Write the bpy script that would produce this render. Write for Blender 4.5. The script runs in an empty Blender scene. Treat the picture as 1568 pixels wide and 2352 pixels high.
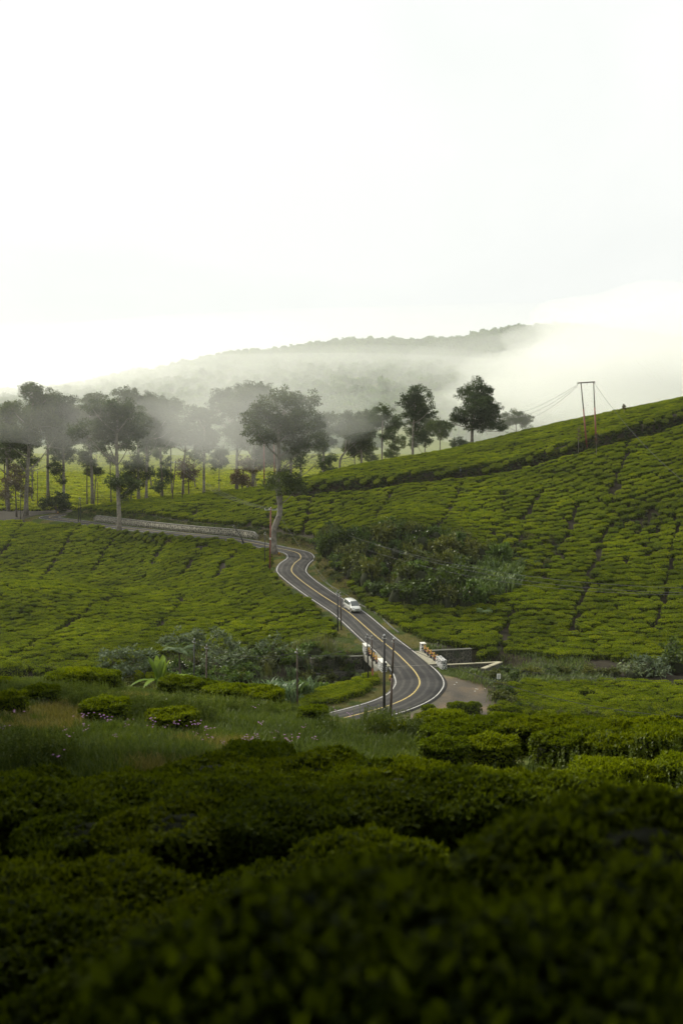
import bpy, bmesh, math, random
import numpy as np
from mathutils import Vector, Matrix, Euler

R = math.radians
S = bpy.context.scene
COL = S.collection
rng = np.random.default_rng(7)
random.seed(7)

# ------------------------------------------------------------------ camera, world, sun, exposure
F = 2287.0                       # focal length in the pixels of a 1568 x 2352 picture
ZC = 33.0                        # camera height above the stream level
PITCH = math.atan((1176 - 960) / F)
cam_d = bpy.data.cameras.new('camera')
cam = bpy.data.objects.new('camera', cam_d)
COL.objects.link(cam)
cam.location = (0, 0, ZC)
cam.rotation_euler = (R(90) - PITCH, 0, 0)
cam_d.sensor_fit = 'VERTICAL'
cam_d.sensor_height = 36.0
cam_d.sensor_width = 24.0
cam_d.lens = F / 2352 * 36.0
cam_d.clip_start = 0.1
cam_d.clip_end = 20000
cam_d.dof.use_dof = True
cam_d.dof.focus_distance = 150
cam_d.dof.aperture_fstop = 1.3
S.camera = cam

SUN_AZ, SUN_EL = -50.0, 37.0     # degrees, azimuth from the view direction (left is negative)
sd = Vector((math.sin(R(SUN_AZ)) * math.cos(R(SUN_EL)), math.cos(R(SUN_AZ)) * math.cos(R(SUN_EL)), math.sin(R(SUN_EL))))
sun_d = bpy.data.lights.new('sun', 'SUN')
sun_d.energy = 3.2
sun_d.angle = R(9)
sun_d.color = (1.0, 0.94, 0.78)
sun = bpy.data.objects.new('sun', sun_d)
COL.objects.link(sun)
sun.location = (0, 0, 120)
sun.rotation_euler = (-sd).to_track_quat('-Z', 'Y').to_euler()

wd = bpy.data.worlds.new('World')
S.world = wd
wd.use_nodes = True
nt = wd.node_tree
nt.nodes.clear()
N = nt.nodes.new
out = N('ShaderNodeOutputWorld'); bg = N('ShaderNodeBackground')
sky = N('ShaderNodeTexSky'); sky.sky_type = 'NISHITA'; sky.sun_disc = False
sky.sun_elevation = R(SUN_EL); sky.sun_rotation = R(SUN_AZ)
sky.altitude = 1500; sky.dust_density = 3.0
tc = N('ShaderNodeTexCoord'); mp = N('ShaderNodeMapping'); mp.inputs['Scale'].default_value = (1.0, 1.0, 2.2)
nz = N('ShaderNodeTexNoise'); nz.inputs['Scale'].default_value = 1.7; nz.inputs['Detail'].default_value = 5; nz.inputs['Roughness'].default_value = 0.5
nz.inputs['Distortion'].default_value = 0.4
rp = N('ShaderNodeValToRGB')
rp.color_ramp.elements[0].position = 0.30; rp.color_ramp.elements[0].color = (0.87, 0.905, 0.875, 1)
rp.color_ramp.elements[1].position = 0.62; rp.color_ramp.elements[1].color = (1.03, 1.045, 1.01, 1)
sep = N('ShaderNodeSeparateXYZ')                       # overcast sky: brighter towards the zenith
grad = N('ShaderNodeMapRange'); grad.inputs['From Min'].default_value = 0.0; grad.inputs['From Max'].default_value = 1.0
grad.inputs['To Min'].default_value = 5.8; grad.inputs['To Max'].default_value = 9.5
sq = N('ShaderNodeMath'); sq.operation = 'MULTIPLY'
mul = N('ShaderNodeVectorMath'); mul.operation = 'SCALE'
mx = N('ShaderNodeMix'); mx.data_type = 'RGBA'; mx.inputs['Factor'].default_value = 0.96
L = nt.links.new
L(tc.outputs['Generated'], mp.inputs['Vector']); L(mp.outputs['Vector'], nz.inputs['Vector'])
L(nz.outputs['Fac'], rp.inputs['Fac']); L(rp.outputs['Color'], mul.inputs[0]); L(tc.outputs['Generated'], sep.inputs[0]); L(sep.outputs['Z'], sq.inputs[0]); L(sep.outputs['Z'], sq.inputs[1]); L(sq.outputs[0], grad.inputs['Value']); L(grad.outputs['Result'], mul.inputs['Scale'])
L(sky.outputs['Color'], mx.inputs['A']); L(mul.outputs[0], mx.inputs['B'])
L(mx.outputs['Result'], bg.inputs['Color']); L(bg.outputs['Background'], out.inputs['Surface'])
bg.inputs['Strength'].default_value = 0.10

S.view_settings.view_transform = 'Standard'
S.view_settings.look = 'None'
S.view_settings.exposure = 0.7
S.view_settings.gamma = 1.0
S.view_settings.use_curve_mapping = False
S.render.engine = 'CYCLES'
S.cycles.use_denoising = True
S.cycles.use_adaptive_sampling = True
S.cycles.adaptive_threshold = 0.02
S.cycles.max_bounces = 6
S.cycles.diffuse_bounces = 3
S.cycles.glossy_bounces = 2
S.cycles.transmission_bounces = 3
S.cycles.transparent_max_bounces = 6
S.cycles.volume_bounces = 2
S.cycles.caustics_reflective = False
S.cycles.caustics_refractive = False

# ------------------------------------------------------------------ pixels to directions
CP, SP = math.cos(PITCH), math.sin(PITCH)
def ray(px, py):
    u = (px - 784) / F; v = (1176 - py) / F
    return np.array([u, CP + v * SP, -SP + v * CP])      # x, y, z
def at_depth(px, py, Y):
    d = ray(px, py); t = Y / d[1]
    return np.array([d[0] * t, Y, ZC + d[2] * t])
def at_height(px, py, zrel):
    d = ray(px, py); t = zrel / d[2]
    return np.array([d[0] * t, d[1] * t, ZC + zrel])
def wp(px, Y, py=1250):
    d = ray(px, py); return (d[0] / d[1] * Y, Y)
def to_px(p):
    x, y, z = p[0], p[1], p[2] - ZC
    dep = y * CP - z * SP; up = y * SP + z * CP
    return 784 + F * x / dep, 1176 - F * up / dep

def smooth(a, b, x):
    t = np.clip((x - a) / (b - a), 0, 1); return t * t * (3 - 2 * t)

# value noise in numpy, for terrain and scatter
_tab = np.random.default_rng(3).random((256, 256))
def vnoise(x, y):
    x = np.asarray(x, float); y = np.asarray(y, float)
    xi = np.floor(x).astype(int); yi = np.floor(y).astype(int)
    fx = x - xi; fy = y - yi
    fx = fx * fx * (3 - 2 * fx); fy = fy * fy * (3 - 2 * fy)
    g = lambda a, b: _tab[a & 255, b & 255]
    return (g(xi, yi) * (1 - fx) + g(xi + 1, yi) * fx) * (1 - fy) + (g(xi, yi + 1) * (1 - fx) + g(xi + 1, yi + 1) * fx) * fy
def fbm(x, y, o=4):
    s = 0; a = 0.5
    for i in range(o):
        s = s + a * vnoise(x * 2 ** i + 17.3 * i, y * 2 ** i + 9.1 * i); a *= 0.5
    return s

def catmull(pts, step):
    pts = np.asarray(pts, float)
    P = np.vstack([2 * pts[0] - pts[1], pts, 2 * pts[-1] - pts[-2]])
    o = []
    for i in range(1, len(P) - 2):
        n = max(2, int(np.linalg.norm(P[i + 1][:2] - P[i][:2]) / step))
        for k in range(n):
            t = k / n
            a, b, c, d = P[i - 1], P[i], P[i + 1], P[i + 2]
            o.append(0.5 * (2 * b + (c - a) * t + (2 * a - 5 * b + 4 * c - d) * t * t + (3 * b - a - 3 * c + d) * t ** 3))
    o.append(P[-2])
    return np.array(o)
def resample(poly, step):
    d = np.r_[0, np.cumsum(np.linalg.norm(np.diff(poly[:, :2], axis=0), axis=1))]
    s = np.linspace(0, d[-1], max(2, int(d[-1] / step) + 1))
    return np.stack([np.interp(s, d, poly[:, k]) for k in range(poly.shape[1])], 1)

def poly_dist(X, Y, poly):
    """distance, value index (float), signed side (+ = right of travel) for points to a polyline"""
    X = np.asarray(X, float).ravel(); Y = np.asarray(Y, float).ravel()
    best = np.full(X.shape, 1e9); idx = np.zeros(X.shape); side = np.ones(X.shape)
    for i in range(len(poly) - 1):
        ax, ay = poly[i][:2]; bx, by = poly[i + 1][:2]
        dx, dy = bx - ax, by - ay; l2 = dx * dx + dy * dy + 1e-12
        t = np.clip(((X - ax) * dx + (Y - ay) * dy) / l2, 0, 1)
        ex = X - (ax + t * dx); ey = Y - (ay + t * dy)
        d = np.hypot(ex, ey); m = d < best
        best[m] = d[m]; idx[m] = i + t[m]; side[m] = np.where(dx * ey - dy * ex < 0, 1, -1)[m]
    return best, idx, side
def in_poly(X, Y, poly):
    X = np.asarray(X); Y = np.asarray(Y); r = np.zeros(X.shape, bool); n = len(poly)
    for i in range(n):
        x1, y1 = poly[i]; x2, y2 = poly[(i + 1) % n]
        c = ((y1 > Y) != (y2 > Y)) & (X < (x2 - x1) * (Y - y1) / (y2 - y1 + 1e-12) + x1)
        r ^= c
    return r

# ------------------------------------------------------------------ the road line
ROADPX = [(640, 1694, -32.6), (700, 1676, -32.6), (785, 1652, -32.5), (841, 1637.6, -32.5), (899, 1620, -32.5), (940, 1601, -32.45), (956.4, 1585, -32.4),
          (963.7, 1568.8, -32.4), (955, 1548, -32.35), (934.4, 1524.8, -32.3), (905.2, 1497, -32.2), (864, 1463.3, -32.0),
          (805.6, 1412, -31.2), (773.9, 1390.7, -30.75), (732.9, 1364.4, -30.1), (691.9, 1335, -29.4), (671.3, 1316, -28.9), (669.9, 1305.8, -28.75),
          (677.2, 1294, -28.55), (689, 1285, -28.35), (690.4, 1278, -28.2), (683, 1270.6, -28.0), (662.6, 1264.8, -27.8), (633, 1259, -27.6),
          (604, 1252.5, -27.4), (523.6, 1237.5, -27.1), (443, 1230, -27.0), (362.5, 1222, -27.0), (282, 1212.5, -27.0), (220, 1204.5, -27.0), (169, 1197, -27.0),
          (129, 1192, -27.0), (113, 1188.6, -27.0), (133, 1183.6, -26.9), (171, 1179.5, -26.6), (230, 1176, -26.0)]
ROAD = resample(catmull([at_height(*p) for p in ROADPX], 1.0), 1.0)
def road_halfwidth(Yv):
    return 2.55 + 0.4 * np.exp(-((Yv - 121) / 8) ** 2) + 0.3 * np.exp(-((Yv - 193) / 9) ** 2)
BR = np.array(at_height(926, 1515, -32.27))           # middle of the bridge
bi = int(np.argmin(np.linalg.norm(ROAD[:, :2] - BR[:2], axis=1)))
BR = ROAD[bi]
bdir = ROAD[bi + 3] - ROAD[bi - 3]; bdir = bdir[:2] / np.linalg.norm(bdir[:2])   # along the road, away from the camera
bperp = np.array([bdir[1], -bdir[0]])                                             # to the right
GULLY = catmull([(-75, 104), (-48, 109), (-26, 114), (-10, 121.5), tuple(BR[:2] - bperp * 7.5), tuple(BR[:2]), tuple(BR[:2] + bperp * 8),
                 tuple(BR[:2] + bperp * 15 + bdir * .5), (34, 131.5), (48, 127.5), (75, 125)], 1.5)

# ------------------------------------------------------------------ the ground: heights from measured points
CTL = []
def c(px, py, Y): p = at_depth(px, py, Y); CTL.append(p)
for p in ROAD[::7]: CTL.append(p)
for a in [  # left field between the far road and the stream
    (0, 1195, 268), (-250, 1195, 268), (-250, 1260, 235), (0, 1250, 236), (0, 1310, 222), (0, 1350, 207), (0, 1340, 178), (-250, 1344, 182), (150, 1350, 206), (150, 1347, 182), (-250, 1343, 207), (70, 1372, 195), (-100, 1370, 195), (-250, 1370, 195), (160, 1374, 195), (230, 1376, 197),
    (150, 1265, 233), (300, 1374, 186), (300, 1350, 205), (280, 1368, 195), (300, 1285, 225), (420, 1335, 197), (450, 1388, 176), (600, 1405, 165), (450, 1262, 214), (560, 1290, 200),
    (600, 1335, 181), (700, 1400, 159), (760, 1470, 141), (0, 1458, 151), (200, 1458, 149), (400, 1458, 149), (600, 1460, 147), (-250, 1460, 150),
    (200, 1515, 136), (50, 1530, 132), (350, 1510, 138), (550, 1500, 140), (690, 1490, 141), (-250, 1540, 130), (220, 1222, 242), (90, 1222, 248),
    # right hill
    (1300, 1490, 141), (1100, 1490, 141), (1500, 1410, 151), (1200, 1410, 153), (1400, 1312, 165), (1500, 1212, 178), (1300, 1212, 186), (1500, 1112, 191), (1568, 1015, 204),
    (1400, 1050, 206), (1568, 966, 214), (1345, 1033, 214), (1150, 1087, 221), (950, 1106, 226), (700, 1132, 238), (1568, 921, 248), (1430, 950, 253), (1200, 1000, 262), (1000, 1045, 270),
    (800, 1080, 276), (690, 1108, 278), (1568, 930, 275), (1300, 985, 290), (1000, 1062, 300), (760, 1105, 300), (1800, 850, 250), (1800, 940, 195), (1800, 1100, 178), (1800, 1300, 158), (1800, 1450, 142), (1800, 900, 290),
    (2200, 760, 250), (2200, 900, 195), (2200, 1250, 150), (1568, 1530, 132), (1300, 1545, 130), (1430, 1560, 124), (1568, 1300, 164),
    (200, 1168, 270), (330, 1186, 249), (450, 1200, 238.5), (600, 1224, 223), (700, 1240, 213), (400, 1160, 256), (600, 1150, 250), (560, 1180, 238), (850, 1212, 197), (850, 1142, 225), (1000, 1160, 207), (745, 1258, 200), (800, 1240, 194), (900, 1230, 186),
    (1100, 1212, 190), (850, 1322, 174), (1000, 1352, 163), (1000, 1270, 178), (1150, 1310, 169), (950, 1424, 154), (1100, 1400, 156),
    # lower right tea block and the lot
    (1200, 1612, 113.5), (1500, 1580, 119), (1568, 1640, 109), (1350, 1640, 109), (1800, 1600, 115), (1040, 1590, 117), (1100, 1590, 117), (1040, 1640, 108), (1150, 1568, 121.5),
    # near side: left of the lower road
    (700, 1630, 110), (780, 1610, 113), (845, 1585, 118),
    ]: c(*a)
for X, Y, z in [  # the near slope the camera stands on, and its hidden drop to the road
    (0, 0, -1.75), (-6, 0, -1.9), (6, 0, -2.4), (0, -12, -0.8), (-20, -10, -1.5), (20, -10, -1.5), (-60, 0, -4), (60, 0, -4),
    (-1.3, 3.8, -2.85), (0.2, 4.6, -2.8), (1.9, 5.6, -3.25), (-2.2, 6.5, -4.0), (1, 7, -3.6), (3, 9, -4.55), (-3.6, 10.5, -5.2), (0, 11, -5.1), (3.5, 11, -5.2),
    (-5, 15, -6.2), (0, 15, -6.45), (5, 15, -6.8), (-7, 21, -7.5), (-1.5, 21, -7.75), (2, 21.5, -8.75), (7.5, 21.5, -8.9), (3, 26, -9.45), (9, 26, -9.55), (-10, 29, -8.9), (-3, 29, -9.5), (4, 29.5, -10.1), (10, 29.5, -10.2),
    (-13, 38, -10.6), (-6, 38, -11.1), (0, 38, -11.8), (5, 38, -12.6), (14, 38, -13.0), (-15, 45, -12.2), (-8, 45, -12.6), (-1, 44, -13.6), (6, 44, -15.4), (15, 44, -15.9),
    (-22, 70, -24.5), (0, 70, -26), (20, 70, -25.5), (45, 70, -24), (-45, 70, -23), (-40, 40, -12), (40, 40, -12), (-40, 15, -6.5), (40, 15, -6.5), (-10, 92, -32.0), (15, 92, -32.3), (-35, 95, -33), (40, 92, -31.5),
    # stream bed valley
    (-26, 116, -35.5), (-48, 110, -36), (-12, 122, -34.8), (-8, 112, -33.5), (-75, 105, -37), (-25, 105, -34.5),
    # plain behind
    (-120, 300, -27), (-80, 300, -27), (-40, 320, -27), (0, 330, -26), (40, 340, -24), (90, 350, -18), (-120, 360, -26), (0, 380, -26), (100, 400, -22), (160, 330, -6), (-130, 240, -27), (-130, 190, -31), (-110, 140, -34)]:
    CTL.append(np.array([X, Y, ZC + z]))
CTL = np.array(CTL)
def tps_fit(P, lam):
    s = 100.0; A = P[:, :2] / s; n = len(A)
    d2 = ((A[:, None] - A[None]) ** 2).sum(2); K = np.where(d2 > 0, 0.5 * d2 * np.log(d2 + 1e-20), 0) + lam * np.eye(n)
    Q = np.hstack([np.ones((n, 1)), A])
    M = np.vstack([np.hstack([K, Q]), np.hstack([Q.T, np.zeros((3, 3))])])
    return s, A, np.linalg.solve(M, np.r_[P[:, 2], 0, 0, 0])
_tps = tps_fit(CTL, 2e-5)
def tps(X, Y):
    s, A, w = _tps; X = X / s; Y = Y / s; o = w[-3] + w[-2] * X + w[-1] * Y
    for (ax, ay), k in zip(A, w[:-3]):
        d2 = (X - ax) ** 2 + (Y - ay) ** 2; o = o + k * 0.5 * d2 * np.log(d2 + 1e-20)
    return o
RIDGE_PX = [(-900, 935), (-300, 925), (0, 917), (120, 915), (200, 908), (300, 884), (440, 856), (550, 826), (650, 822), (720, 812), (850, 802), (950, 798), (1050, 790), (1160, 776), (1250, 774), (1400, 790), (1700, 830), (2400, 870)]
HY = 1500.0
RX = np.array([(a - 784) / F * HY for a, b in RIDGE_PX]); RZ = np.array([ZC + (960 - b) / F * HY for a, b in RIDGE_PX])
def far(X, Y):
    base = ZC - 27 + 9 * smooth(420, 1000, Y) + 3 * (fbm(X / 90 + 5, Y / 90) - .5)
    top = np.interp(X * 1.0, RX, RZ)
    h = smooth(620, HY, Y + 60 * (fbm(X / 220, Y / 220) - .5)) * (1 - 0.8 * smooth(HY + 50, 2600, Y))
    h = h ** 1.25
    z = base + (top - base) * h + h * 14 * (fbm(X / 130 + 3, Y / 130 + 8) - .5)
    z = z + 60 * smooth(2600, 6000, Y) * fbm(X / 900, Y / 900)
    return z
TERR = resample(catmull([at_depth(690, 1126, 238), at_depth(820, 1116, 232), at_depth(950, 1104, 226), at_depth(1150, 1082, 221), at_depth(1250, 1062, 218), at_depth(1345, 1029, 214), at_depth(1568, 961, 213), at_depth(1800, 890, 214)], 3), 3)
TERR2 = None
WALLTOP = [(z, 0) for z in ()]
def height(X, Y):
    sh = X.shape; X = X.ravel().astype(float); Y = Y.ravel().astype(float)
    w = np.maximum(smooth(300, 400, Y), smooth(105, 190, np.abs(X)))
    w = np.where(Y < 60, smooth(45, 110, np.abs(X)), w)
    w = np.maximum(w, smooth(14, 60, -Y))
    z = np.where(w < 1, tps(np.clip(X, -190, 190), np.clip(Y, -60, 400)), 0)
    side = ZC - 27 + 14 * smooth(0, 150, X) * (Y < 320) + 4 * fbm(X / 60, Y / 60)
    fz = np.where(Y > 330, far(X, Y), np.where(Y < 60, ZC - 4 - .25 * np.maximum(Y, 0), side * 1.0 + (far(X, Y) - side) * smooth(200, 330, Y)))
    z = z * (1 - w) + fz * w
    z = z + 0.5 * (fbm(X / 7, Y / 7, 3) - .45) * smooth(20, 60, Y)
    # terrace on the right hill: a cut bank above the path
    d, i, s = poly_dist(X, Y, TERR); up = -s * d
    m = np.abs(up) < 40
    z = z + np.where(m, 1.9 * smooth(-0.1, 1.0, up) * np.exp(-np.maximum(up, 0) / 10) - 0.8 * np.exp(-((up + .9) / 1.6) ** 2), 0)
    # the road bed and its verges
    d, i, s = poly_dist(X, Y, ROAD)
    rz = np.interp(i, np.arange(len(ROAD)), ROAD[:, 2]); hw = road_halfwidth(Y)
    t = smooth(hw + 1.3, hw + 3.4, d)
    z = np.where(d < 12, (rz - 0.10) * (1 - t) + z * t, z)
    # the stream bed, square cut where the bridge stands
    d, i, s = poly_dist(X, Y, GULLY)
    db = np.hypot(X - BR[0], Y - BR[1])
    half = 2.9 * np.exp(-(db / 20) ** 4) + 1.0; steep = 0.75 + 6 * np.exp(-(db / 8.5) ** 4)
    bed = ZC - 36.4 - 0.012 * np.maximum(0, BR[0] - X) + 2.6 * smooth(9, 20, X - BR[0])
    z = np.minimum(z, bed + np.maximum(0, d - half) * steep)
    return z.reshape(sh)

def axis(fine_a, fine_b, step, lo, hi, grow):
    a = list(np.arange(fine_a, fine_b + 1e-6, step)); s = step
    while a[-1] < hi: s *= grow; a.append(a[-1] + s)
    s = step; b = [fine_a]
    while b[-1] > lo: s *= grow; b.append(b[-1] - s)
    return np.array(b[:0:-1] + a)
GX = axis(-100, 100, 0.8, -6000, 6000, 1.09)
GY = np.r_[axis(0, 46, 0.8, -300, 46, 1.12), np.arange(46.8, 92, 2.0), axis(92.5, 290, 0.8, 92.5, 9000, 1.035)]
XX, YY = np.meshgrid(GX, GY)
ZZ = height(XX, YY)
def gz(x, y):
    x = np.asarray(x, float); y = np.asarray(y, float)
    i = np.clip(np.searchsorted(GX, x) - 1, 0, len(GX) - 2); j = np.clip(np.searchsorted(GY, y) - 1, 0, len(GY) - 2)
    fx = (x - GX[i]) / (GX[i + 1] - GX[i]); fy = (y - GY[j]) / (GY[j + 1] - GY[j])
    return (ZZ[j, i] * (1 - fx) + ZZ[j, i + 1] * fx) * (1 - fy) + (ZZ[j + 1, i] * (1 - fx) + ZZ[j + 1, i + 1] * fx) * fy
def hit(px, py, lift=0.0, ymin=2.0, ymax=2500.0):
    """the first place where the ray of a pixel meets the ground"""
    d = ray(px, py); Yv = np.geomspace(ymin, ymax, 6000); t = Yv / d[1]
    zr = ZC + d[2] * t; g = gz(d[0] * t, Yv) + lift
    k = np.nonzero(zr < g)[0]
    k = k[0] if len(k) else len(Yv) - 1
    return np.array([d[0] * t[k], Yv[k], g[k] - lift])

# ------------------------------------------------------------------ helpers for objects
def tag(o, label=None, cat=None, group=None, kind=None):
    if label: o['label'] = label
    if cat: o['category'] = cat
    if group: o['group'] = group
    if kind: o['kind'] = kind
    return o
def empty(name, loc, rz=0.0, label=None, cat=None, group=None):
    o = bpy.data.objects.new(name, None); COL.objects.link(o)
    o.location = Vector([float(v) for v in loc]); o.rotation_euler = (0, 0, rz); o.empty_display_size = 0.3
    return tag(o, label, cat, group)
def mesh_np(name, V, faces, mats, mat_idx=None, attrs=None, smooth_shade=False):
    me = bpy.data.meshes.new(name)
    if isinstance(faces, np.ndarray) and faces.ndim == 2:
        n, k = faces.shape
        me.vertices.add(len(V)); me.vertices.foreach_set('co', np.asarray(V, np.float32).ravel())
        me.loops.add(n * k); me.loops.foreach_set('vertex_index', faces.astype(np.int32).ravel())
        me.polygons.add(n); me.polygons.foreach_set('loop_start', np.arange(0, n * k, k, dtype=np.int32))
        me.update(calc_edges=True)
    else:
        me.from_pydata([tuple(map(float, v)) for v in V], [], [tuple(map(int, f)) for f in faces]); me.update()
    for m in (mats if isinstance(mats, (list, tuple)) else [mats]): me.materials.append(m)
    if mat_idx is not None: me.polygons.foreach_set('material_index', np.asarray(mat_idx, np.int32))
    if smooth_shade: me.polygons.foreach_set('use_smooth', np.ones(len(me.polygons), bool))
    for k, (dom, val) in (attrs or {}).items():
        a = me.attributes.new(k, 'FLOAT', dom); a.data.foreach_set('value', np.asarray(val, np.float32))
    return me
def obj(name, me, parent=None, loc=None):
    o = bpy.data.objects.new(name, me); COL.objects.link(o)
    if parent: o.parent = parent
    if loc is not None: o.location = Vector([float(v) for v in loc])
    return o
def copy_tree(src, parent=None):
    c_ = src.copy(); COL.objects.link(c_); c_.parent = parent
    for ch in src.children: copy_tree(ch, c_)
    return c_

class MB:
    """collects boxes, tubes and sheets into one mesh"""
    def __init__(s): s.v = []; s.f = []; s.m = []
    def add(s, V, Fc, m=0):
        b = len(s.v); s.v += [tuple(map(float, v)) for v in V]
        s.f += [tuple(int(i) + b for i in f) for f in Fc]; s.m += [m] * len(Fc); return s
    def hexa(s, P, m=0):   # 8 corners: bottom 4 ccw, top 4 ccw
        return s.add(P, [(3, 2, 1, 0), (4, 5, 6, 7), (0, 1, 5, 4), (1, 2, 6, 5), (2, 3, 7, 6), (3, 0, 4, 7)], m)
    def box(s, lo, hi, m=0):
        x0, y0, z0 = lo; x1, y1, z1 = hi
        return s.hexa([(x0, y0, z0), (x1, y0, z0), (x1, y1, z0), (x0, y1, z0), (x0, y0, z1), (x1, y0, z1), (x1, y1, z1), (x0, y1, z1)], m)
    def tube(s, pts, rad, n=8, m=0, cap=True):
        pts = [Vector([float(q) for q in p]) for p in pts]; rad = rad if hasattr(rad, '__len__') else [rad] * len(pts)
        V = []; Fc = []; ref = None
        for i, p in enumerate(pts):
            t = (pts[min(i + 1, len(pts) - 1)] - pts[max(i - 1, 0)]).normalized()
            if ref is None: ref = t.orthogonal().normalized()
            a = (ref - t * ref.dot(t))
            a = a.normalized() if a.length > 1e-6 else t.orthogonal().normalized()
            ref = a; b = t.cross(a)
            for k in range(n):
                w = 2 * math.pi * k / n; V.append(p + (a * math.cos(w) + b * math.sin(w)) * float(rad[i]))
        for i in range(len(pts) - 1):
            for k in range(n):
                Fc.append((i * n + k, i * n + (k + 1) % n, (i + 1) * n + (k + 1) % n, (i + 1) * n + k))
        if cap: Fc.append(tuple(range(n - 1, -1, -1))); Fc.append(tuple(range((len(pts) - 1) * n, len(pts) * n)))
        return s.add(V, Fc, m)
    def mesh(s, name, mats, smooth_shade=False):
        me = mesh_np(name, s.v, s.f, mats, s.m, None, smooth_shade)
        return me
    def build(s, name, mats, parent=None, loc=None, smooth_shade=False):
        return obj(name, s.mesh(name, mats, smooth_shade), parent, loc)

# ------------------------------------------------------------------ materials
def mat(name):
    m = bpy.data.materials.new(name); m.use_nodes = True; t = m.node_tree; t.nodes.clear()
    o = t.nodes.new('ShaderNodeOutputMaterial'); return m, t, o
def noise_node(t, scale, detail=4, rough=0.55, vec=None, space='Object'):
    n = t.nodes.new('ShaderNodeTexNoise'); n.inputs['Scale'].default_value = scale; n.inputs['Detail'].default_value = detail; n.inputs['Roughness'].default_value = rough
    if vec is None:
        g = t.nodes.new('ShaderNodeNewGeometry'); t.links.new(g.outputs['Position'], n.inputs['Vector'])
    elif vec: t.links.new(vec, n.inputs['Vector'])
    return n
def ramp_node(t, fac, stops):
    r = t.nodes.new('ShaderNodeValToRGB'); e = r.color_ramp.elements
    while len(e) < len(stops): e.new(0.5)
    for k, (p, cc) in enumerate(stops): e[k].position = p; e[k].color = (*cc, 1)
    t.links.new(fac, r.inputs['Fac']); return r
def mixc(t, fac, a, b, blend='MIX'):
    n = t.nodes.new('ShaderNodeMix'); n.data_type = 'RGBA'; n.blend_type = blend
    for k, v in (('Factor', fac), ('A', a), ('B', b)):
        if isinstance(v, (int, float)): n.inputs[k].default_value = v
        elif isinstance(v, tuple): n.inputs[k].default_value = (*v, 1)
        else: t.links.new(v, n.inputs[k])
    return n.outputs['Result']
def simple(name, col, rough=0.6, metal=0.0, var=0.25, scale=6.0, bump=0.0, spec=0.5, coat=0.0):
    """plain surface with uneven colour and fine relief"""
    m, t, o = mat(name); p = t.nodes.new('ShaderNodeBsdfPrincipled')
    n = noise_node(t, scale, 5, 0.6)
    lo = tuple(v * (1 - var) for v in col); hi = tuple(min(1, v * (1 + var)) for v in col)
    r = ramp_node(t, n.outputs['Fac'], [(0.3, lo), (0.7, hi)])
    t.links.new(r.outputs['Color'], p.inputs['Base Color'])
    p.inputs['Roughness'].default_value = rough; p.inputs['Metallic'].default_value = metal
    p.inputs['Specular IOR Level'].default_value = spec; p.inputs['Coat Weight'].default_value = coat
    if bump:
        b = t.nodes.new('ShaderNodeBump'); b.inputs['Strength'].default_value = bump; b.inputs['Distance'].default_value = 0.02
        t.links.new(n.outputs['Fac'], b.inputs['Height']); t.links.new(b.outputs['Normal'], p.inputs['Normal'])
    t.links.new(p.outputs['BSDF'], o.inputs['Surface']); return m
def leaf_mat(name, dark, light, trans=0.3, gloss=0.06, patch=0.25, inst=True, rough=0.45):
    """leaves: colour differs from leaf to leaf, plant to plant and patch to patch"""
    m, t, o = mat(name)
    a = t.nodes.new('ShaderNodeAttribute'); a.attribute_name = 'lv'
    r = ramp_node(t, a.outputs['Fac'], [(0.0, dark), (1.0, light)])
    n = noise_node(t, 0.09, 3, 0.6)
    r2 = ramp_node(t, n.outputs['Fac'], [(0.3, (1 - patch, 1 - patch, 1 - patch * .6)), (0.7, (1 + patch, 1 + patch * .8, 1 - patch * .3))])
    col = mixc(t, 1.0, r.outputs['Color'], r2.outputs['Color'], 'MULTIPLY')
    oi = t.nodes.new('ShaderNodeObjectInfo')
    r3 = ramp_node(t, oi.outputs['Random'], [(0.0, (0.72, 0.76, 0.8)), (0.5, (1, 1, 1)), (1.0, (1.25, 1.16, 0.95))])
    col = mixc(t, 1.0, col, r3.outputs['Color'], 'MULTIPLY')
    d = t.nodes.new('ShaderNodeBsdfDiffuse'); tr = t.nodes.new('ShaderNodeBsdfTranslucent'); g = t.nodes.new('ShaderNodeBsdfGlossy')
    g.inputs['Roughness'].default_value = rough; g.inputs['Color'].default_value = (0.9, 0.95, 0.9, 1)
    warm = mixc(t, 1.0, col, (1.25, 1.25, 0.55), 'MULTIPLY')
    t.links.new(col, d.inputs['Color']); t.links.new(warm, tr.inputs['Color'])
    m1 = t.nodes.new('ShaderNodeMixShader'); m1.inputs['Fac'].default_value = trans
    m2 = t.nodes.new('ShaderNodeMixShader'); m2.inputs['Fac'].default_value = gloss
    t.links.new(d.outputs[0], m1.inputs[1]); t.links.new(tr.outputs[0], m1.inputs[2])
    t.links.new(m1.outputs[0], m2.inputs[1]); t.links.new(g.outputs[0], m2.inputs[2])
    t.links.new(m2.outputs[0], o.inputs['Surface']); return m

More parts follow.
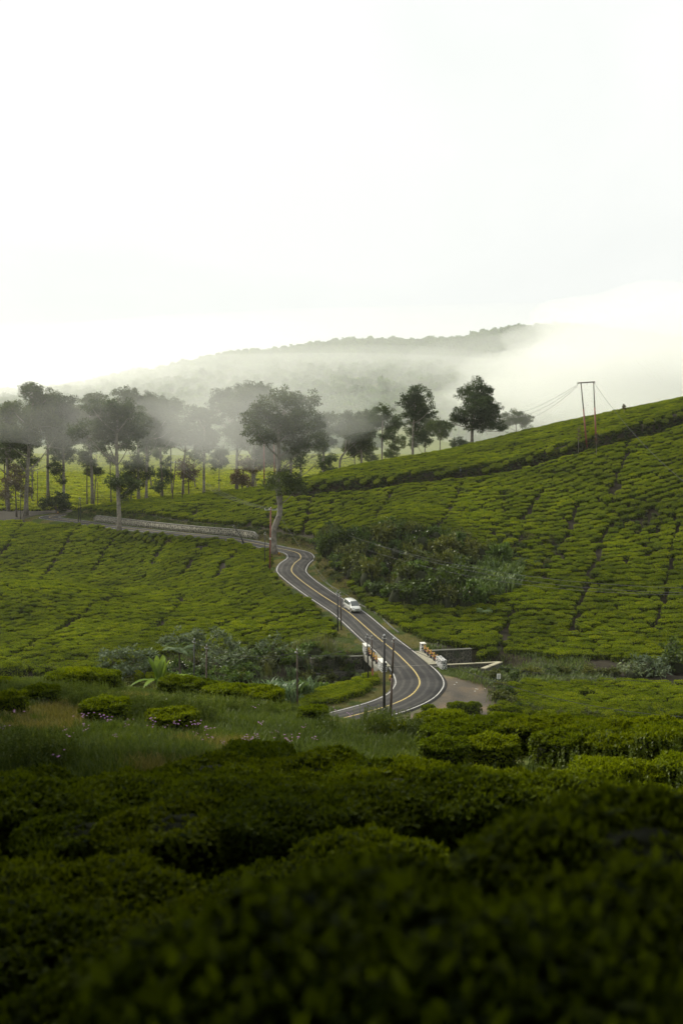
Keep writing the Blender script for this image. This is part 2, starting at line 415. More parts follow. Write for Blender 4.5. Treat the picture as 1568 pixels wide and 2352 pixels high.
M = {}
M['tea'] = leaf_mat('tea_leaf', (0.017, 0.033, 0.002), (0.170, 0.222, 0.005), 0.28, 0.008, 0.36)
M['tea_core'] = simple('tea_twig', (0.022, 0.026, 0.012), 0.9, var=0.4, scale=8, spec=0.1)
M['tea_plain'] = leaf_mat('tea_leaf_sunlit_tone', (0.14, 0.18, 0.010), (0.36, 0.40, 0.024), 0.35, 0.01, 0.2)  # tea of the far plain: its sunlit glow is put into the paler leaf colour
M['tree'] = leaf_mat('tree_leaf', (0.018, 0.036, 0.013), (0.070, 0.098, 0.026), 0.35, 0.02, 0.15)
M['tree_red'] = leaf_mat('bronze_leaf', (0.05, 0.035, 0.018), (0.11, 0.075, 0.04), 0.3, 0.04, 0.15)
M['bark'] = simple('bark', (0.20, 0.18, 0.15), 0.9, var=0.45, scale=1.6, bump=0.6, spec=0.15)
M['bark_dark'] = simple('bark_dark', (0.085, 0.07, 0.055), 0.9, var=0.4, scale=2.5, bump=0.6, spec=0.15)
M['forest'] = leaf_mat('forest_leaf', (0.045, 0.105, 0.038), (0.130, 0.215, 0.075), 0.25, 0.02, 0.3)

# ground
def ground_mat():
    m, t, o = mat('ground_soil_grass'); p = t.nodes.new('ShaderNodeBsdfPrincipled')
    a = t.nodes.new('ShaderNodeAttribute'); a.attribute_name = 'grass'
    b = t.nodes.new('ShaderNodeAttribute'); b.attribute_name = 'dirt'
    n1 = noise_node(t, 1.3, 6, 0.65); n2 = noise_node(t, 0.25, 4, 0.6); n3 = noise_node(t, 9.0, 4, 0.6)
    soil = ramp_node(t, n1.outputs['Fac'], [(0.3, (0.012, 0.010, 0.006)), (0.55, (0.024, 0.019, 0.011)), (0.72, (0.016, 0.022, 0.007))])
    grass = ramp_node(t, n1.outputs['Fac'], [(0.25, (0.05, 0.075, 0.016)), (0.5, (0.10, 0.125, 0.03)), (0.72, (0.20, 0.18, 0.075))])
    grass2 = ramp_node(t, n2.outputs['Fac'], [(0.35, (0.75, 0.85, 0.8)), (0.65, (1.2, 1.1, 1.0))])
    gr = mixc(t, 1.0, grass.outputs['Color'], grass2.outputs['Color'], 'MULTIPLY')
    dirt = ramp_node(t, n2.outputs['Fac'], [(0.3, (0.055, 0.05, 0.043)), (0.5, (0.08, 0.068, 0.052)), (0.68, (0.14, 0.10, 0.06))])
    fine = ramp_node(t, n3.outputs['Fac'], [(0.3, (0.7, 0.7, 0.7)), (0.7, (1.25, 1.25, 1.25))])
    dr = mixc(t, 1.0, dirt.outputs['Color'], fine.outputs['Color'], 'MULTIPLY')
    c1 = mixc(t, a.outputs['Fac'], soil.outputs['Color'], gr)
    c2 = mixc(t, b.outputs['Fac'], c1, dr)
    t.links.new(c2, p.inputs['Base Color']); p.inputs['Roughness'].default_value = 0.95; p.inputs['Specular IOR Level'].default_value = 0.15
    bp = t.nodes.new('ShaderNodeBump'); bp.inputs['Strength'].default_value = 0.7; bp.inputs['Distance'].default_value = 0.12
    t.links.new(n1.outputs['Fac'], bp.inputs['Height']); t.links.new(bp.outputs['Normal'], p.inputs['Normal'])
    t.links.new(p.outputs['BSDF'], o.inputs['Surface']); return m
M['ground'] = ground_mat()
LOT = [wp(985, 124), wp(995, 117), wp(985, 111.5), wp(950, 108.5), wp(900, 106), wp(960, 103.5), wp(1150, 103.5), wp(1145, 112), wp(1120, 119), wp(1070, 122), wp(1020, 124)]
fx, fy = XX.ravel(), YY.ravel()
rd, ri, rs = poly_dist(fx, fy, ROAD)
g_att = smooth(4.6, 3.4, rd - (road_halfwidth(fy) - 2.55)) * (fy > 92)
g_att = np.maximum(g_att, (fy < 92) * 1.0); g_att = np.maximum(g_att, smooth(300, 420, fy))
d_lot = in_poly(fx, fy, LOT) * 1.0
def blur(a):
    a = a.reshape(XX.shape); b = a.copy()
    b[1:-1, 1:-1] = (a[1:-1, 1:-1] * 2 + a[:-2, 1:-1] + a[2:, 1:-1] + a[1:-1, :-2] + a[1:-1, 2:]) / 6
    return b.ravel()
d_lot = blur(blur(d_lot)); d_lot = np.maximum(d_lot, 0.55 * smooth(3.5, 2.6, rd) * (fy > 92) * (fy < 300))
nx, ny = len(GX), len(GY)
q = (np.arange(ny - 1)[:, None] * nx + np.arange(nx - 1)[None]).ravel()
quads = np.stack([q, q + 1, q + nx + 1, q + nx], 1)
gme = mesh_np('ground', np.stack([fx, fy, ZZ.ravel()], 1), quads, M['ground'], None, {'grass': ('POINT', g_att), 'dirt': ('POINT', d_lot)}, True)
tag(obj('ground', gme), kind='structure')

# road surface
def road_mat():
    m, t, o = mat('asphalt'); p = t.nodes.new('ShaderNodeBsdfPrincipled')
    n1 = noise_node(t, 0.35, 5, 0.6); n2 = noise_node(t, 40, 3, 0.6)
    a = ramp_node(t, n1.outputs['Fac'], [(0.3, (0.030, 0.030, 0.030)), (0.7, (0.050, 0.049, 0.047))])
    b = ramp_node(t, n2.outputs['Fac'], [(0.3, (0.75, 0.75, 0.75)), (0.7, (1.25, 1.25, 1.25))])
    cc = mixc(t, 1.0, a.outputs['Color'], b.outputs['Color'], 'MULTIPLY')
    of = t.nodes.new('ShaderNodeAttribute'); of.attribute_name = 'off'; n3 = noise_node(t, 0.9, 4, 0.6)
    ad = t.nodes.new('ShaderNodeMath'); ad.operation = 'MULTIPLY_ADD'; ad.inputs[1].default_value = 0.35; t.links.new(n3.outputs['Fac'], ad.inputs[0]); t.links.new(of.outputs['Fac'], ad.inputs[2])
    sn = t.nodes.new('ShaderNodeMath'); sn.operation = 'SINE'; m6 = t.nodes.new('ShaderNodeMath'); m6.operation = 'MULTIPLY'; m6.inputs[1].default_value = 6.2; t.links.new(ad.outputs[0], m6.inputs[0]); t.links.new(m6.outputs[0], sn.inputs[0])
    tr = ramp_node(t, sn.outputs[0], [(0.0, (0.85, 0.85, 0.85)), (0.9, (1.32, 1.29, 1.24))]); cc = mixc(t, 1.0, cc, tr.outputs['Color'], 'MULTIPLY')
    vo = t.nodes.new('ShaderNodeTexVoronoi'); vo.inputs['Scale'].default_value = 0.22; g0 = t.nodes.new('ShaderNodeNewGeometry'); t.links.new(g0.outputs['Position'], vo.inputs['Vector'])
    sp_ = t.nodes.new('ShaderNodeSeparateColor'); t.links.new(vo.outputs['Color'], sp_.inputs[0]); pt = ramp_node(t, sp_.outputs[0], [(0.80, (1, 1, 1)), (0.84, (0.78, 0.78, 0.79))]); cc = mixc(t, 1.0, cc, pt.outputs['Color'], 'MULTIPLY')
    n4 = noise_node(t, 0.12, 5, 0.7); ms = ramp_node(t, n4.outputs['Fac'], [(0.35, (0.82, 0.82, 0.84)), (0.65, (1.18, 1.15, 1.1))]); cc = mixc(t, 1.0, cc, ms.outputs['Color'], 'MULTIPLY')
    t.links.new(cc, p.inputs['Base Color'])
    p.inputs['Roughness'].default_value = 0.85; p.inputs['Specular IOR Level'].default_value = 0.12
    bp = t.nodes.new('ShaderNodeBump'); bp.inputs['Strength'].default_value = 0.3; bp.inputs['Distance'].default_value = 0.01
    t.links.new(n2.outputs['Fac'], bp.inputs['Height']); t.links.new(bp.outputs['Normal'], p.inputs['Normal'])
    t.links.new(p.outputs['BSDF'], o.inputs['Surface']); return m
def paint_mat(name, col):
    m, t, o = mat(name); p = t.nodes.new('ShaderNodeBsdfPrincipled')
    n1 = noise_node(t, 2.5, 6, 0.7)
    a = ramp_node(t, n1.outputs['Fac'], [(0.34, (0.045, 0.045, 0.043)), (0.43, tuple(v * .75 for v in col)), (0.6, col)])
    t.links.new(a.outputs['Color'], p.inputs['Base Color']); p.inputs['Roughness'].default_value = 0.6
    t.links.new(p.outputs['BSDF'], o.inputs['Surface']); return m
M['asphalt'] = road_mat(); M['white_line'] = paint_mat('white_road_paint', (0.40, 0.39, 0.36)); M['yellow_line'] = paint_mat('yellow_road_paint', (0.40, 0.30, 0.085))
RF = resample(ROAD, 0.7)
tg = np.gradient(RF[:, :2], axis=0); tg /= np.linalg.norm(tg, axis=1)[:, None]
for _ in range(3): tg[1:-1] = (tg[:-2] + tg[1:-1] + tg[2:]) / 3
tg /= np.linalg.norm(tg, axis=1)[:, None]
RN = np.stack([tg[:, 1], -tg[:, 0]], 1); RHW = road_halfwidth(RF[:, 1])
def strip(offs, zoff, mtl, name, parent=None, thick=0.0, sel=slice(None), skirts=False):
    P = RF[sel]; n = len(P); cols = []
    for of, zo in offs:
        w = of[sel] if isinstance(of, np.ndarray) else of
        cols.append(np.c_[P[:, :2] + RN[sel] * (w[:, None] if isinstance(w, np.ndarray) else w), P[:, 2] + zoff + zo])
    V = np.vstack(cols); fc = []
    for k in range(len(cols) - 1):
        b = k * n + np.arange(n - 1); fc.append(np.stack([b, b + n, b + n + 1, b + 1], 1))
    offv = np.concatenate([np.broadcast_to(of[sel] if isinstance(of, np.ndarray) else of, (n,)) for of, zo in offs])
    me = mesh_np(name, V, np.vstack(fc)[:, ::-1].copy(), mtl, None, {'off': ('POINT', offv)}); return obj(name, me, parent)
edge = RHW + 0.28 + 0.1 * (fbm(np.arange(len(RF)) * .35, np.zeros(len(RF))) - .5)
road = tag(strip([(-edge - .12, -.22), (-edge, 0), (-RHW * .5, .03), (RHW * 0, .045), (RHW * .5, .03), (edge, 0), (edge + .12, -.22)], 0.05, M['asphalt'], 'road'), kind='structure')
strip([(-RHW - .07, 0), (-RHW + .07, 0)], 0.062, M['white_line'], 'edge_line', road)
strip([(RHW - .07, 0), (RHW + .07, 0)], 0.062, M['white_line'], 'edge_line', road)
strip([(-.09 + 0 * RHW, 0), (.09 + 0 * RHW, 0)], 0.104, M['yellow_line'], 'centre_line', road)
# ------------------------------------------------------------------ leaves
def leaf_quads(P, A, Nn, Ln, Wd, lv, droop=0.15):
    """rhombic leaves: base P, axis A, normal Nn, length Ln, half width Wd"""
    A = A / (np.linalg.norm(A, axis=1)[:, None] + 1e-9)
    Sd = np.cross(A, Nn); Sd /= (np.linalg.norm(Sd, axis=1)[:, None] + 1e-9); Nn = np.cross(Sd, A)
    Ln = np.broadcast_to(Ln, (len(P),))[:, None]; Wd = np.broadcast_to(Wd, (len(P),))[:, None]
    mid = P + A * Ln * 0.45 + Nn * Ln * droop * .5
    V = np.stack([P, mid - Sd * Wd, P + A * Ln - Nn * Ln * droop * .3, mid + Sd * Wd], 1).reshape(-1, 3)
    Q = np.arange(len(P) * 4).reshape(-1, 4)
    return V, Q, lv
def unit(n, r):
    v = r.normal(size=(n, 3)); return v / np.linalg.norm(v, axis=1)[:, None]
def merge(parts):
    """parts: (V, quads, lv, material index)"""
    V = []; Q = []; lv = []; mi = []; b = 0
    for v, q_, l, m in parts:
        V.append(v); Q.append(q_ + b); lv.append(np.broadcast_to(l, (len(q_),))); mi.append(np.full(len(q_), m)); b += len(v)
    return np.vstack(V), np.vstack(Q), np.concatenate(lv), np.concatenate(mi)
def dome(rx, ry, h, nu=12, nv=5, flat=2.6, r=None, z0=0.0, rough=0.1):
    """closed rounded cushion as quads"""
    V = []; r = r or rng
    for j in range(nv + 1):
        t = j / nv * math.pi / 2
        rr = max(math.cos(t), 0.02) ** (2 / flat); zz = math.sin(t) ** (2 / flat)
        for k in range(nu):
            a = 2 * math.pi * k / nu; n = 1 + rough * r.normal()
            V.append((rx * rr * math.cos(a) * n, ry * rr * math.sin(a) * n, z0 + h * zz * (1 + .4 * rough * r.normal())))
    Q = [(j * nu + k, j * nu + (k + 1) % nu, (j + 1) * nu + (k + 1) % nu, (j + 1) * nu + k) for j in range(nv) for k in range(nu)]
    return np.array(V), np.array(Q)
def cushion_points(n, rx, ry, h, r, flat=3.2, top=0.62):
    """points and normals on a flat-topped cushion"""
    m = int(n * top)
    a = r.random(m) * 2 * np.pi; q_ = np.sqrt(r.random(m)) * 1.0
    Pt = np.stack([rx * q_ * np.cos(a), ry * q_ * np.sin(a), h * (1 - 0.10 * q_ ** 4)], 1)
    Nt = np.stack([.35 * q_ ** 3 * np.cos(a), .35 * q_ ** 3 * np.sin(a), np.ones(m)], 1)
    k = n - m
    a = r.random(k) * 2 * np.pi; zz = r.random(k) ** .8
    rr = (1 - zz ** flat) ** (1 / flat) * .15 + .85 + .10 * zz * (1 - zz)
    Ps = np.stack([rx * rr * np.cos(a), ry * rr * np.sin(a), h * (0.12 + .83 * zz)], 1)
    Ns = np.stack([np.cos(a), np.sin(a), 0.25 + .4 * zz], 1)
    P = np.vstack([Pt, Ps]); Nn = np.vstack([Nt, Ns])
    return P, Nn / np.linalg.norm(Nn, axis=1)[:, None]
def tea_template(name, n, Ln, Wd, seed, rx=.66, ry=.60, h=.86, mtl='tea', lump=.08, stems=True, shoots=0.0):
    r = np.random.default_rng(seed)
    P, Nn = cushion_points(n, rx, ry, h, r)
    off = (vnoise(P[:, 0] * 3.1 + seed * 7, P[:, 1] * 3.1 + P[:, 2] * 2) - .5) * lump * 2
    P = P + Nn * off[:, None] + r.normal(size=P.shape) * .02
    A = unit(n, r); A = A - Nn * (A * Nn).sum(1)[:, None] * .8 + Nn * .22
    Nl = Nn + unit(n, r) * .38
    lv = np.clip(r.normal(.45, .22, n), 0, 1)
    ln = Ln * (.7 + .6 * r.random(n)); parts = [(*leaf_quads(P - A * ln[:, None] * .4, A, Nl, ln, Wd * (.75 + .5 * r.random(n)), lv), 0)]
    if shoots:      # pale upright young shoots of the last flush
        k = int(n * shoots); i = r.integers(0, int(n * .62), k)
        A2 = np.c_[r.normal(size=(k, 2)) * .35, np.ones(k)]
        parts.append((*leaf_quads(P[i], A2, unit(k, r), Ln * (.6 + .5 * r.random(k)), Wd * .7, np.clip(r.normal(.95, .06, k), 0, 1)), 0))
    V, Q = dome(rx * .86, ry * .86, h * .90, 12, 5, 3.0, r, 0.10 * h, .05); parts.append((V, Q, 0.1, 1))
    V, Q, lv, mi = merge(parts)
    return mesh_np(name, V, Q, [M[mtl], M['tea_core']], mi, {'lv': ('FACE', lv)})

# ------------------------------------------------------------------ scattering many of a kind (one object, geometry nodes)
def template_collection(name, meshes):
    c_ = bpy.data.collections.new(name)
    for i, me in enumerate(meshes): c_.objects.link(bpy.data.objects.new('%s_%02d' % (name, i), me))
    return c_
def scatter(name, pts, rot, scl, idx, coll, label, cat, parent=None):
    me = bpy.data.meshes.new(name); n = len(pts)
    me.vertices.add(n); me.vertices.foreach_set('co', np.asarray(pts, np.float32).ravel())
    a = me.attributes.new('rot', 'FLOAT_VECTOR', 'POINT'); a.data.foreach_set('vector', np.asarray(rot, np.float32).ravel())
    a = me.attributes.new('scl', 'FLOAT_VECTOR', 'POINT'); a.data.foreach_set('vector', np.asarray(scl, np.float32).ravel())
    a = me.attributes.new('idx', 'INT', 'POINT'); a.data.foreach_set('value', np.asarray(idx, np.int32))
    o = obj(name, me, parent); tag(o, label, cat, kind='stuff')
    g = bpy.data.node_groups.new(name + '_nodes', 'GeometryNodeTree')
    g.interface.new_socket('Geometry', in_out='INPUT', socket_type='NodeSocketGeometry')
    g.interface.new_socket('Geometry', in_out='OUTPUT', socket_type='NodeSocketGeometry')
    nn = g.nodes.new; gi = nn('NodeGroupInput'); go = nn('NodeGroupOutput'); ip = nn('GeometryNodeInstanceOnPoints'); ci = nn('GeometryNodeCollectionInfo')
    ci.inputs['Collection'].default_value = coll; ci.inputs['Separate Children'].default_value = True; ci.inputs['Reset Children'].default_value = True
    ip.inputs['Pick Instance'].default_value = True
    def na(nm, ty):
        q_ = nn('GeometryNodeInputNamedAttribute'); q_.data_type = ty; q_.inputs['Name'].default_value = nm; return q_.outputs['Attribute']
    e2r = nn('FunctionNodeEulerToRotation'); lk = g.links.new
    lk(na('rot', 'FLOAT_VECTOR'), e2r.inputs[0]); lk(e2r.outputs[0], ip.inputs['Rotation'])
    lk(na('scl', 'FLOAT_VECTOR'), ip.inputs['Scale']); lk(na('idx', 'INT'), ip.inputs['Instance Index'])
    lk(gi.outputs[0], ip.inputs['Points']); lk(ci.outputs[0], ip.inputs['Instance']); lk(ip.outputs[0], go.inputs[0])
    o.modifiers.new('scatter', 'NODES').node_group = g
    return o
def slope_rot(x, y, rz, tilt=0.75):
    e = 1.0
    gx = (gz(x + e, y) - gz(x - e, y)) / (2 * e) * tilt; gy = (gz(x, y + e) - gz(x, y - e)) / (2 * e) * tilt
    # rotation (XYZ euler) that tilts z to the ground normal, then spins: R = tilt * spin
    out_ = np.zeros((len(x), 3))
    for i in range(len(x)):
        nrm = Vector((-gx[i], -gy[i], 1)).normalized()
        qd = Vector((0, 0, 1)).rotation_difference(nrm).to_matrix() @ Matrix.Rotation(float(rz[i]), 3, 'Z')
        out_[i] = qd.to_euler()
    return out_
def px_of(x, y, z):
    dep = y * CP - (z - ZC) * SP; up = y * SP + (z - ZC) * CP
    return 784 + F * x / dep, 1176 - F * up / dep

# ------------------------------------------------------------------ the tea fields
TEA_FAR = template_collection('tea_far', [tea_template('tea_far', 560, .15, .055, 20 + i, rx=.70, ry=.66, h=.84, lump=.06, shoots=.16) for i in range(5)])
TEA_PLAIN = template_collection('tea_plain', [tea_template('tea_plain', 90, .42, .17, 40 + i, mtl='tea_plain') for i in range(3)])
def rows(poly, spacing, inrow, ang, seed, wob=0.5, holes=.035):
    """bush spots in uneven rows across a field polygon"""
    r = np.random.default_rng(seed); P = np.array(poly); cx, cy = P.mean(0); ca, sa = math.cos(ang), math.sin(ang)
    rad = np.max(np.hypot(P[:, 0] - cx, P[:, 1] - cy)) + 5
    u = np.arange(-rad, rad, inrow); v = np.arange(-rad, rad, spacing); U, Vv = np.meshgrid(u, v)
    U = U + (np.arange(len(v)) % 2)[:, None] * inrow * .5
    Vv = Vv + wob * 2.2 * (fbm(U / 9 + seed, Vv / 9, 3) - .5) * spacing
    U = U + r.normal(size=U.shape) * inrow * .17; Vv = Vv + r.normal(size=U.shape) * spacing * .09
    x = (cx + U * ca - Vv * sa).ravel(); y = (cy + U * sa + Vv * ca).ravel()
    m = in_poly(x, y, poly) & (r.random(len(x)) > holes * 2 * (fbm(x / 6, y / 6, 2) > .42))
    return x[m], y[m]
PATHS = []
def path_line(pts, lift=.6, w=.58):
    PATHS.append((np.array([hit(a, b, lift)[:2] for a, b in pts]), w))
for p in [[(52, 1205), (28, 1240), (0, 1280), (-20, 1320)], [(186, 1205), (150, 1250), (122, 1292), (95, 1332)], [(384, 1238), (362, 1275), (330, 1332)],
          [(300, 1366), (255, 1372), (210, 1392), (170, 1425), (110, 1462), (40, 1502)], [(600, 1390), (540, 1425), (470, 1455)], [(545, 1265), (520, 1290), (490, 1330)],
          [(1172, 1400), (1160, 1450), (1145, 1500)], [(1552, 1200), (1530, 1330), (1505, 1450)], [(1190, 1008), (1180, 1030), (1170, 1045)], [(463, 1147), (456, 1165), (447, 1182)],
          [(720, 1140), (708, 1190), (690, 1225)], [(900, 1130), (870, 1180), (850, 1215)], [(1060, 1110), (1040, 1160), (1000, 1215)], [(1250, 1120), (1210, 1180), (1190, 1250)], [(1400, 1200), (1370, 1290), (1330, 1380), (1310, 1450)], [(260, 1240), (235, 1275), (215, 1310)], [(470, 1250), (440, 1290), (420, 1320)], [(420, 1365), (400, 1400), (360, 1440)], [(700, 1405), (650, 1420), (600, 1440)], [(1290, 1020), (1270, 1045)], [(1480, 960), (1468, 985)], [(1330, 1160), (1290, 1240), (1240, 1330)], [(1450, 1010), (1420, 1100), (1400, 1160)]]: path_line(p)
def keep(x, y, road_gap=4.3, gully_gap=4.0):
    d, i, s = poly_dist(x, y, ROAD); ok = d > road_gap + (road_halfwidth(y) - 2.55)
    d, i, s = poly_dist(x, y, GULLY); ok &= d > gully_gap
    for P, w in PATHS:
        d, i, s = poly_dist(x, y, P); ok &= d > w
    return ok
def in_view(x, y, z, mx_=90, my=60):
    a, b = px_of(x, y, z); return (a > -mx_) & (a < 1568 + mx_) & (b < 2352 + my)
F_LEFT = [wp(a, b) for a, b in [(-220, 272), (60, 262), (112, 256), (240, 247), (523, 220), (600, 213), (625, 206), (622, 190), (640, 178), (760, 152), (772, 143), (700, 142), (560, 141), (400, 139), (250, 133), (90, 129), (-220, 127)]]
F_RIGHT = [wp(a, b) for a, b in [(740, 203), (722, 214), (600, 226.5), (480, 236), (330, 251), (190, 270), (170, 285), (320, 282), (500, 276), (690, 292), (800, 292), (1000, 288), (1200, 284), (1430, 276), (1760, 270), (1850, 200), (1850, 123), (1568, 125), (1440, 126), (1300, 133), (1180, 138), (1060, 141.5), (1000, 142), (930, 148), (845, 160), (800, 170), (760, 185)]]
F_BLOCK = [wp(a, b, 1600) for a, b in [(1140, 117.5), (1190, 121.5), (1568, 120.5), (1760, 120), (1760, 104), (1568, 106), (1300, 105.5), (1190, 107.5), (1148, 112)]]
F_STRIP = [wp(a, b, 1600) for a, b in [(690, 107.5), (690, 113), (760, 121), (858, 123), (868, 117.5), (812, 112.5), (745, 107)]]
SHRUBS = [wp(a, b) for a, b in [(722, 205), (742, 192), (790, 175), (860, 163), (950, 157.5), (1090, 156), (1190, 160), (1205, 168), (1160, 176), (1050, 182), (900, 188), (800, 196), (750, 207)]]
POCKET = [wp(a, b) for a, b in [(1120, 176), (1235, 166), (1300, 172), (1280, 182), (1150, 186)]]
HOLLOW = [wp(a, b) for a, b in [(1400, 181), (1500, 174), (1540, 180), (1440, 187)]]
def field(name, polys, label, seed):
    xs = []; ys = []
    for poly, sp, inr, ang, gap in polys:
        x, y = rows(poly, sp, inr, ang, seed); seed += 1
        ok = keep(x, y, gap); dd, ii, ss = poly_dist(x, y, ROAD); ok &= ~((ss < 0) & (y > 203) & (dd < 6.4)) if name == 'tea_r' else True; x, y = x[ok], y[ok]
        xs.append(x); ys.append(y)
    x = np.concatenate(xs); y = np.concatenate(ys)
    for pz, th in ((SHRUBS, 1.0), (POCKET, .45), (HOLLOW, .5)):
        m = in_poly(x, y, pz) & (np.random.default_rng(seed).random(len(x)) < th); x, y = x[~m], y[~m]
    d, i, s = poly_dist(x, y, TERR); up = -s * d; m = (up > -2.0) & (up < .5); x, y = x[~m], y[~m]
    z = gz(x, y); m = in_view(x, y, z); x, y, z = x[m], y[m], z[m]
    return x, y, z
def place_field(name, xyz, coll, nt_, label, seed, sc=(1, 1, 1), ang=0.0):
    x, y, z = xyz; n = len(x); r = np.random.default_rng(seed)
    rot = slope_rot(x, y, ang + r.normal(size=n) * .25 + math.pi * r.integers(0, 2, n))
    s = ((.86 + .26 * r.random(n)) * (.84 + .32 * fbm(x / 4 + 3, y / 4, 2)))[:, None] * np.array([sc]) * np.stack([.92 + .25 * r.random(n), .9 + .2 * r.random(n), .84 + .36 * r.random(n) * (.5 + .9 * fbm(x / 5, y / 5, 2))], 1)
    scatter(name, np.stack([x, y, z - .08], 1), rot, s, r.integers(0, nt_, n), coll, label, 'tea field')
    return n
fl = field('tea', [(F_LEFT, 1.26, 1.18, .12, 4.0)], '', 100)
place_field('tea_field', fl, TEA_FAR, 5, 'green tea bushes packed across the field left of the road', 1, (1.08, 1.0, 1.05), .12)
fr = field('tea_r', [(F_RIGHT, 1.46, 1.20, -.10, 4.3)], '', 200)
place_field('tea_field', fr, TEA_FAR, 5, 'rows of tea bushes climbing the big hillside right of the road', 2, (1.2, 1.06, 1.15), -.10)
print('field bushes', len(fl[0]), len(fr[0]))
# plain behind the trees
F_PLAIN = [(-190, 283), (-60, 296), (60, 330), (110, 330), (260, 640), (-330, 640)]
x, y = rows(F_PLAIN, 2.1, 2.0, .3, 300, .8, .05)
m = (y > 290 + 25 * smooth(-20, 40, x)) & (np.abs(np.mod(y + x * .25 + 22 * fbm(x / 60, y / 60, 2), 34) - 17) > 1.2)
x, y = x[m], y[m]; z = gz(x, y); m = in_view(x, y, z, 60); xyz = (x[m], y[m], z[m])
print('plain', place_field('tea_field', xyz, TEA_PLAIN, 3, 'tea plain between the tree trunks, coloured pale as if sunlit', 3, (1.75, 1.6, 1.1), .3))
# ------------------------------------------------------------------ trees
def leaf_cloud(lobes, r, Ln, Wd, dens=1.0, flat=.72, clump=.40):
    """leaves in clumps on the shell of each lobe; lobes: (centre, radius)"""
    P = []; A = []
    for cpos, rad in lobes:
        k = max(6, int(24 * dens * (rad / 3.0) ** 1.25)); u = unit(k, r); u[:, 2] = u[:, 2] * .9 + .12
        ro = .33 + .68 * r.random(k); cc = np.asarray(cpos) + u * (rad * ro)[:, None] * np.array([1, 1, .85])
        cr = rad * clump * (.5 + .75 * r.random(k)) * (1.25 - .55 * ro)
        for q_, w in zip(cc, cr):
            n = max(8, int(40 * dens * (w / .9) ** 1.6 * (.5 / Ln) ** 1.4)); v = unit(n, r) * (r.random(n) ** .45)[:, None] * w; v[:, 2] *= flat * .75
            P.append(q_ + v); A.append(v / w * .6 + unit(n, r) * .7 + np.array([0, 0, .1]))
    P = np.vstack(P); A = np.vstack(A); n = len(P)
    lv = np.clip(r.normal(.45, .25, n), 0, 1)
    return leaf_quads(P, A, np.array([0, 0, 1.0]) + unit(n, r) * .7, Ln * (.6 + .7 * r.random(n)), Wd * (.7 + .6 * r.random(n)), lv)
def make_tree(name, base, trunk, lobes, r0, label, cat='tree', group=None, leaf='tree', bark='bark', Ln=.42, Wd=.14, dens=1.0, seed=0, limbs=True, flat=.8, clump=.40):
    """base (x,y,z); trunk: points relative to base; lobes relative to base"""
    r = np.random.default_rng(seed); t = empty(name, base, 0, label, cat, group)
    tr = catmull(np.array(trunk, float), .8) if len(trunk) > 2 else np.array(trunk, float)
    k = len(tr); rad = np.linspace(r0, r0 * .4, k); rad[0] *= 1.35
    mb = MB(); mb.tube(tr, rad, 9)
    if limbs and lobes:
        top = tr[-1]
        for cpos, lr in lobes:
            cpos = np.array(cpos); j = int(np.argmin(np.abs(tr[:, 2] - max(tr[int(k * .3), 2], cpos[2] - .55 * np.hypot(*(cpos[:2] - top[:2])) - lr * .6)))); s0 = tr[j]
            e = cpos + r.normal(size=3) * lr * .15; m_ = (s0 + e) / 2 + r.normal(size=3) * lr * .12 + np.array([0, 0, -.06 * np.linalg.norm(e - s0)])
            rr = min(r0 * .38, .05 * lr + .05); crv = catmull([s0, m_, e], 1.2); mb.tube(crv, np.linspace(rr, rr * .3, len(crv)), 5)
            for _ in range(3):
                b0 = np.asarray(crv[int(len(crv) * .7)]); f_ = e + unit(1, r)[0] * lr * .75; mb.tube([b0, (b0 + f_) / 2 + r.normal(size=3) * .1 * lr, f_], [rr * .45, rr * .3, rr * .12], 4)
    mb.build('trunk', [M[bark]], t, None, True)
    if lobes:
        V, Q, lv = leaf_cloud([(np.array(a), b) for a, b in lobes], r, Ln, Wd, dens, flat, clump)
        obj('crown', mesh_np('crown', V, Q, [M[leaf]], None, {'lv': ('FACE', lv)}), t)
    return t
def tree_from_picture(name, base_px, lobes_px, Y=None, trunk_px=None, r0=.45, label='', group='trees beyond the far bend', seed=0, depth=.9, **kw):
    """outline lobes measured in the picture, at the distance of the tree's own foot"""
    if Y is None: b = hit(*base_px)
    else:
        p = at_depth(base_px[0], base_px[1], Y); b = np.array([p[0], Y, gz(p[0], Y)])
    r = np.random.default_rng(seed + 50); Yb = b[1]; L_ = []
    for px, py, rp in lobes_px:
        rad = rp * 1.38 / F * Yb; p = at_depth(px, py, Yb); p = p + np.array([0, r.normal() * rad * depth, 0]); L_.append((p - b, rad))
    if trunk_px: T_ = [np.array([0, 0, -.4])] + [at_depth(a, b_, Yb) - b for a, b_ in trunk_px]
    else:
        hi = max(l[0][2] for l in L_); cx = np.mean([l[0][0] for l in L_]); T_ = [np.array([0, 0, -.4]), np.array([cx * .15, 0, hi * .35]), np.array([cx * .5, 0, hi * .7]), np.array([cx * .7, 0, hi * .95])]
    return make_tree(name, b, T_, L_, r0, label, 'tree', group, seed=seed, **kw)
z1 = lambda L_: [(a * .4028, 832.4 + b * .4028, c_ * .4028) for a, b, c_ in L_]
z2 = lambda L_: [(516.7 + .6704 * a, 717.6 + .6704 * b, c_ * .6704) for a, b, c_ in L_]
tree_from_picture('tall_tree', (60, 1185), z1([(70, 260, 50), (195, 165, 60), (255, 215, 60), (140, 320, 85), (255, 320, 80), (60, 425, 68), (170, 425, 75), (285, 420, 75), (40, 505, 45), (330, 560, 28), (100, 530, 30)]), None,
                  [(62, 1120), (66, 1050), (70, 980), (78, 915)], .62, 'tall leftmost tree with dark crown and bare trunk beside the far road bend', seed=1)
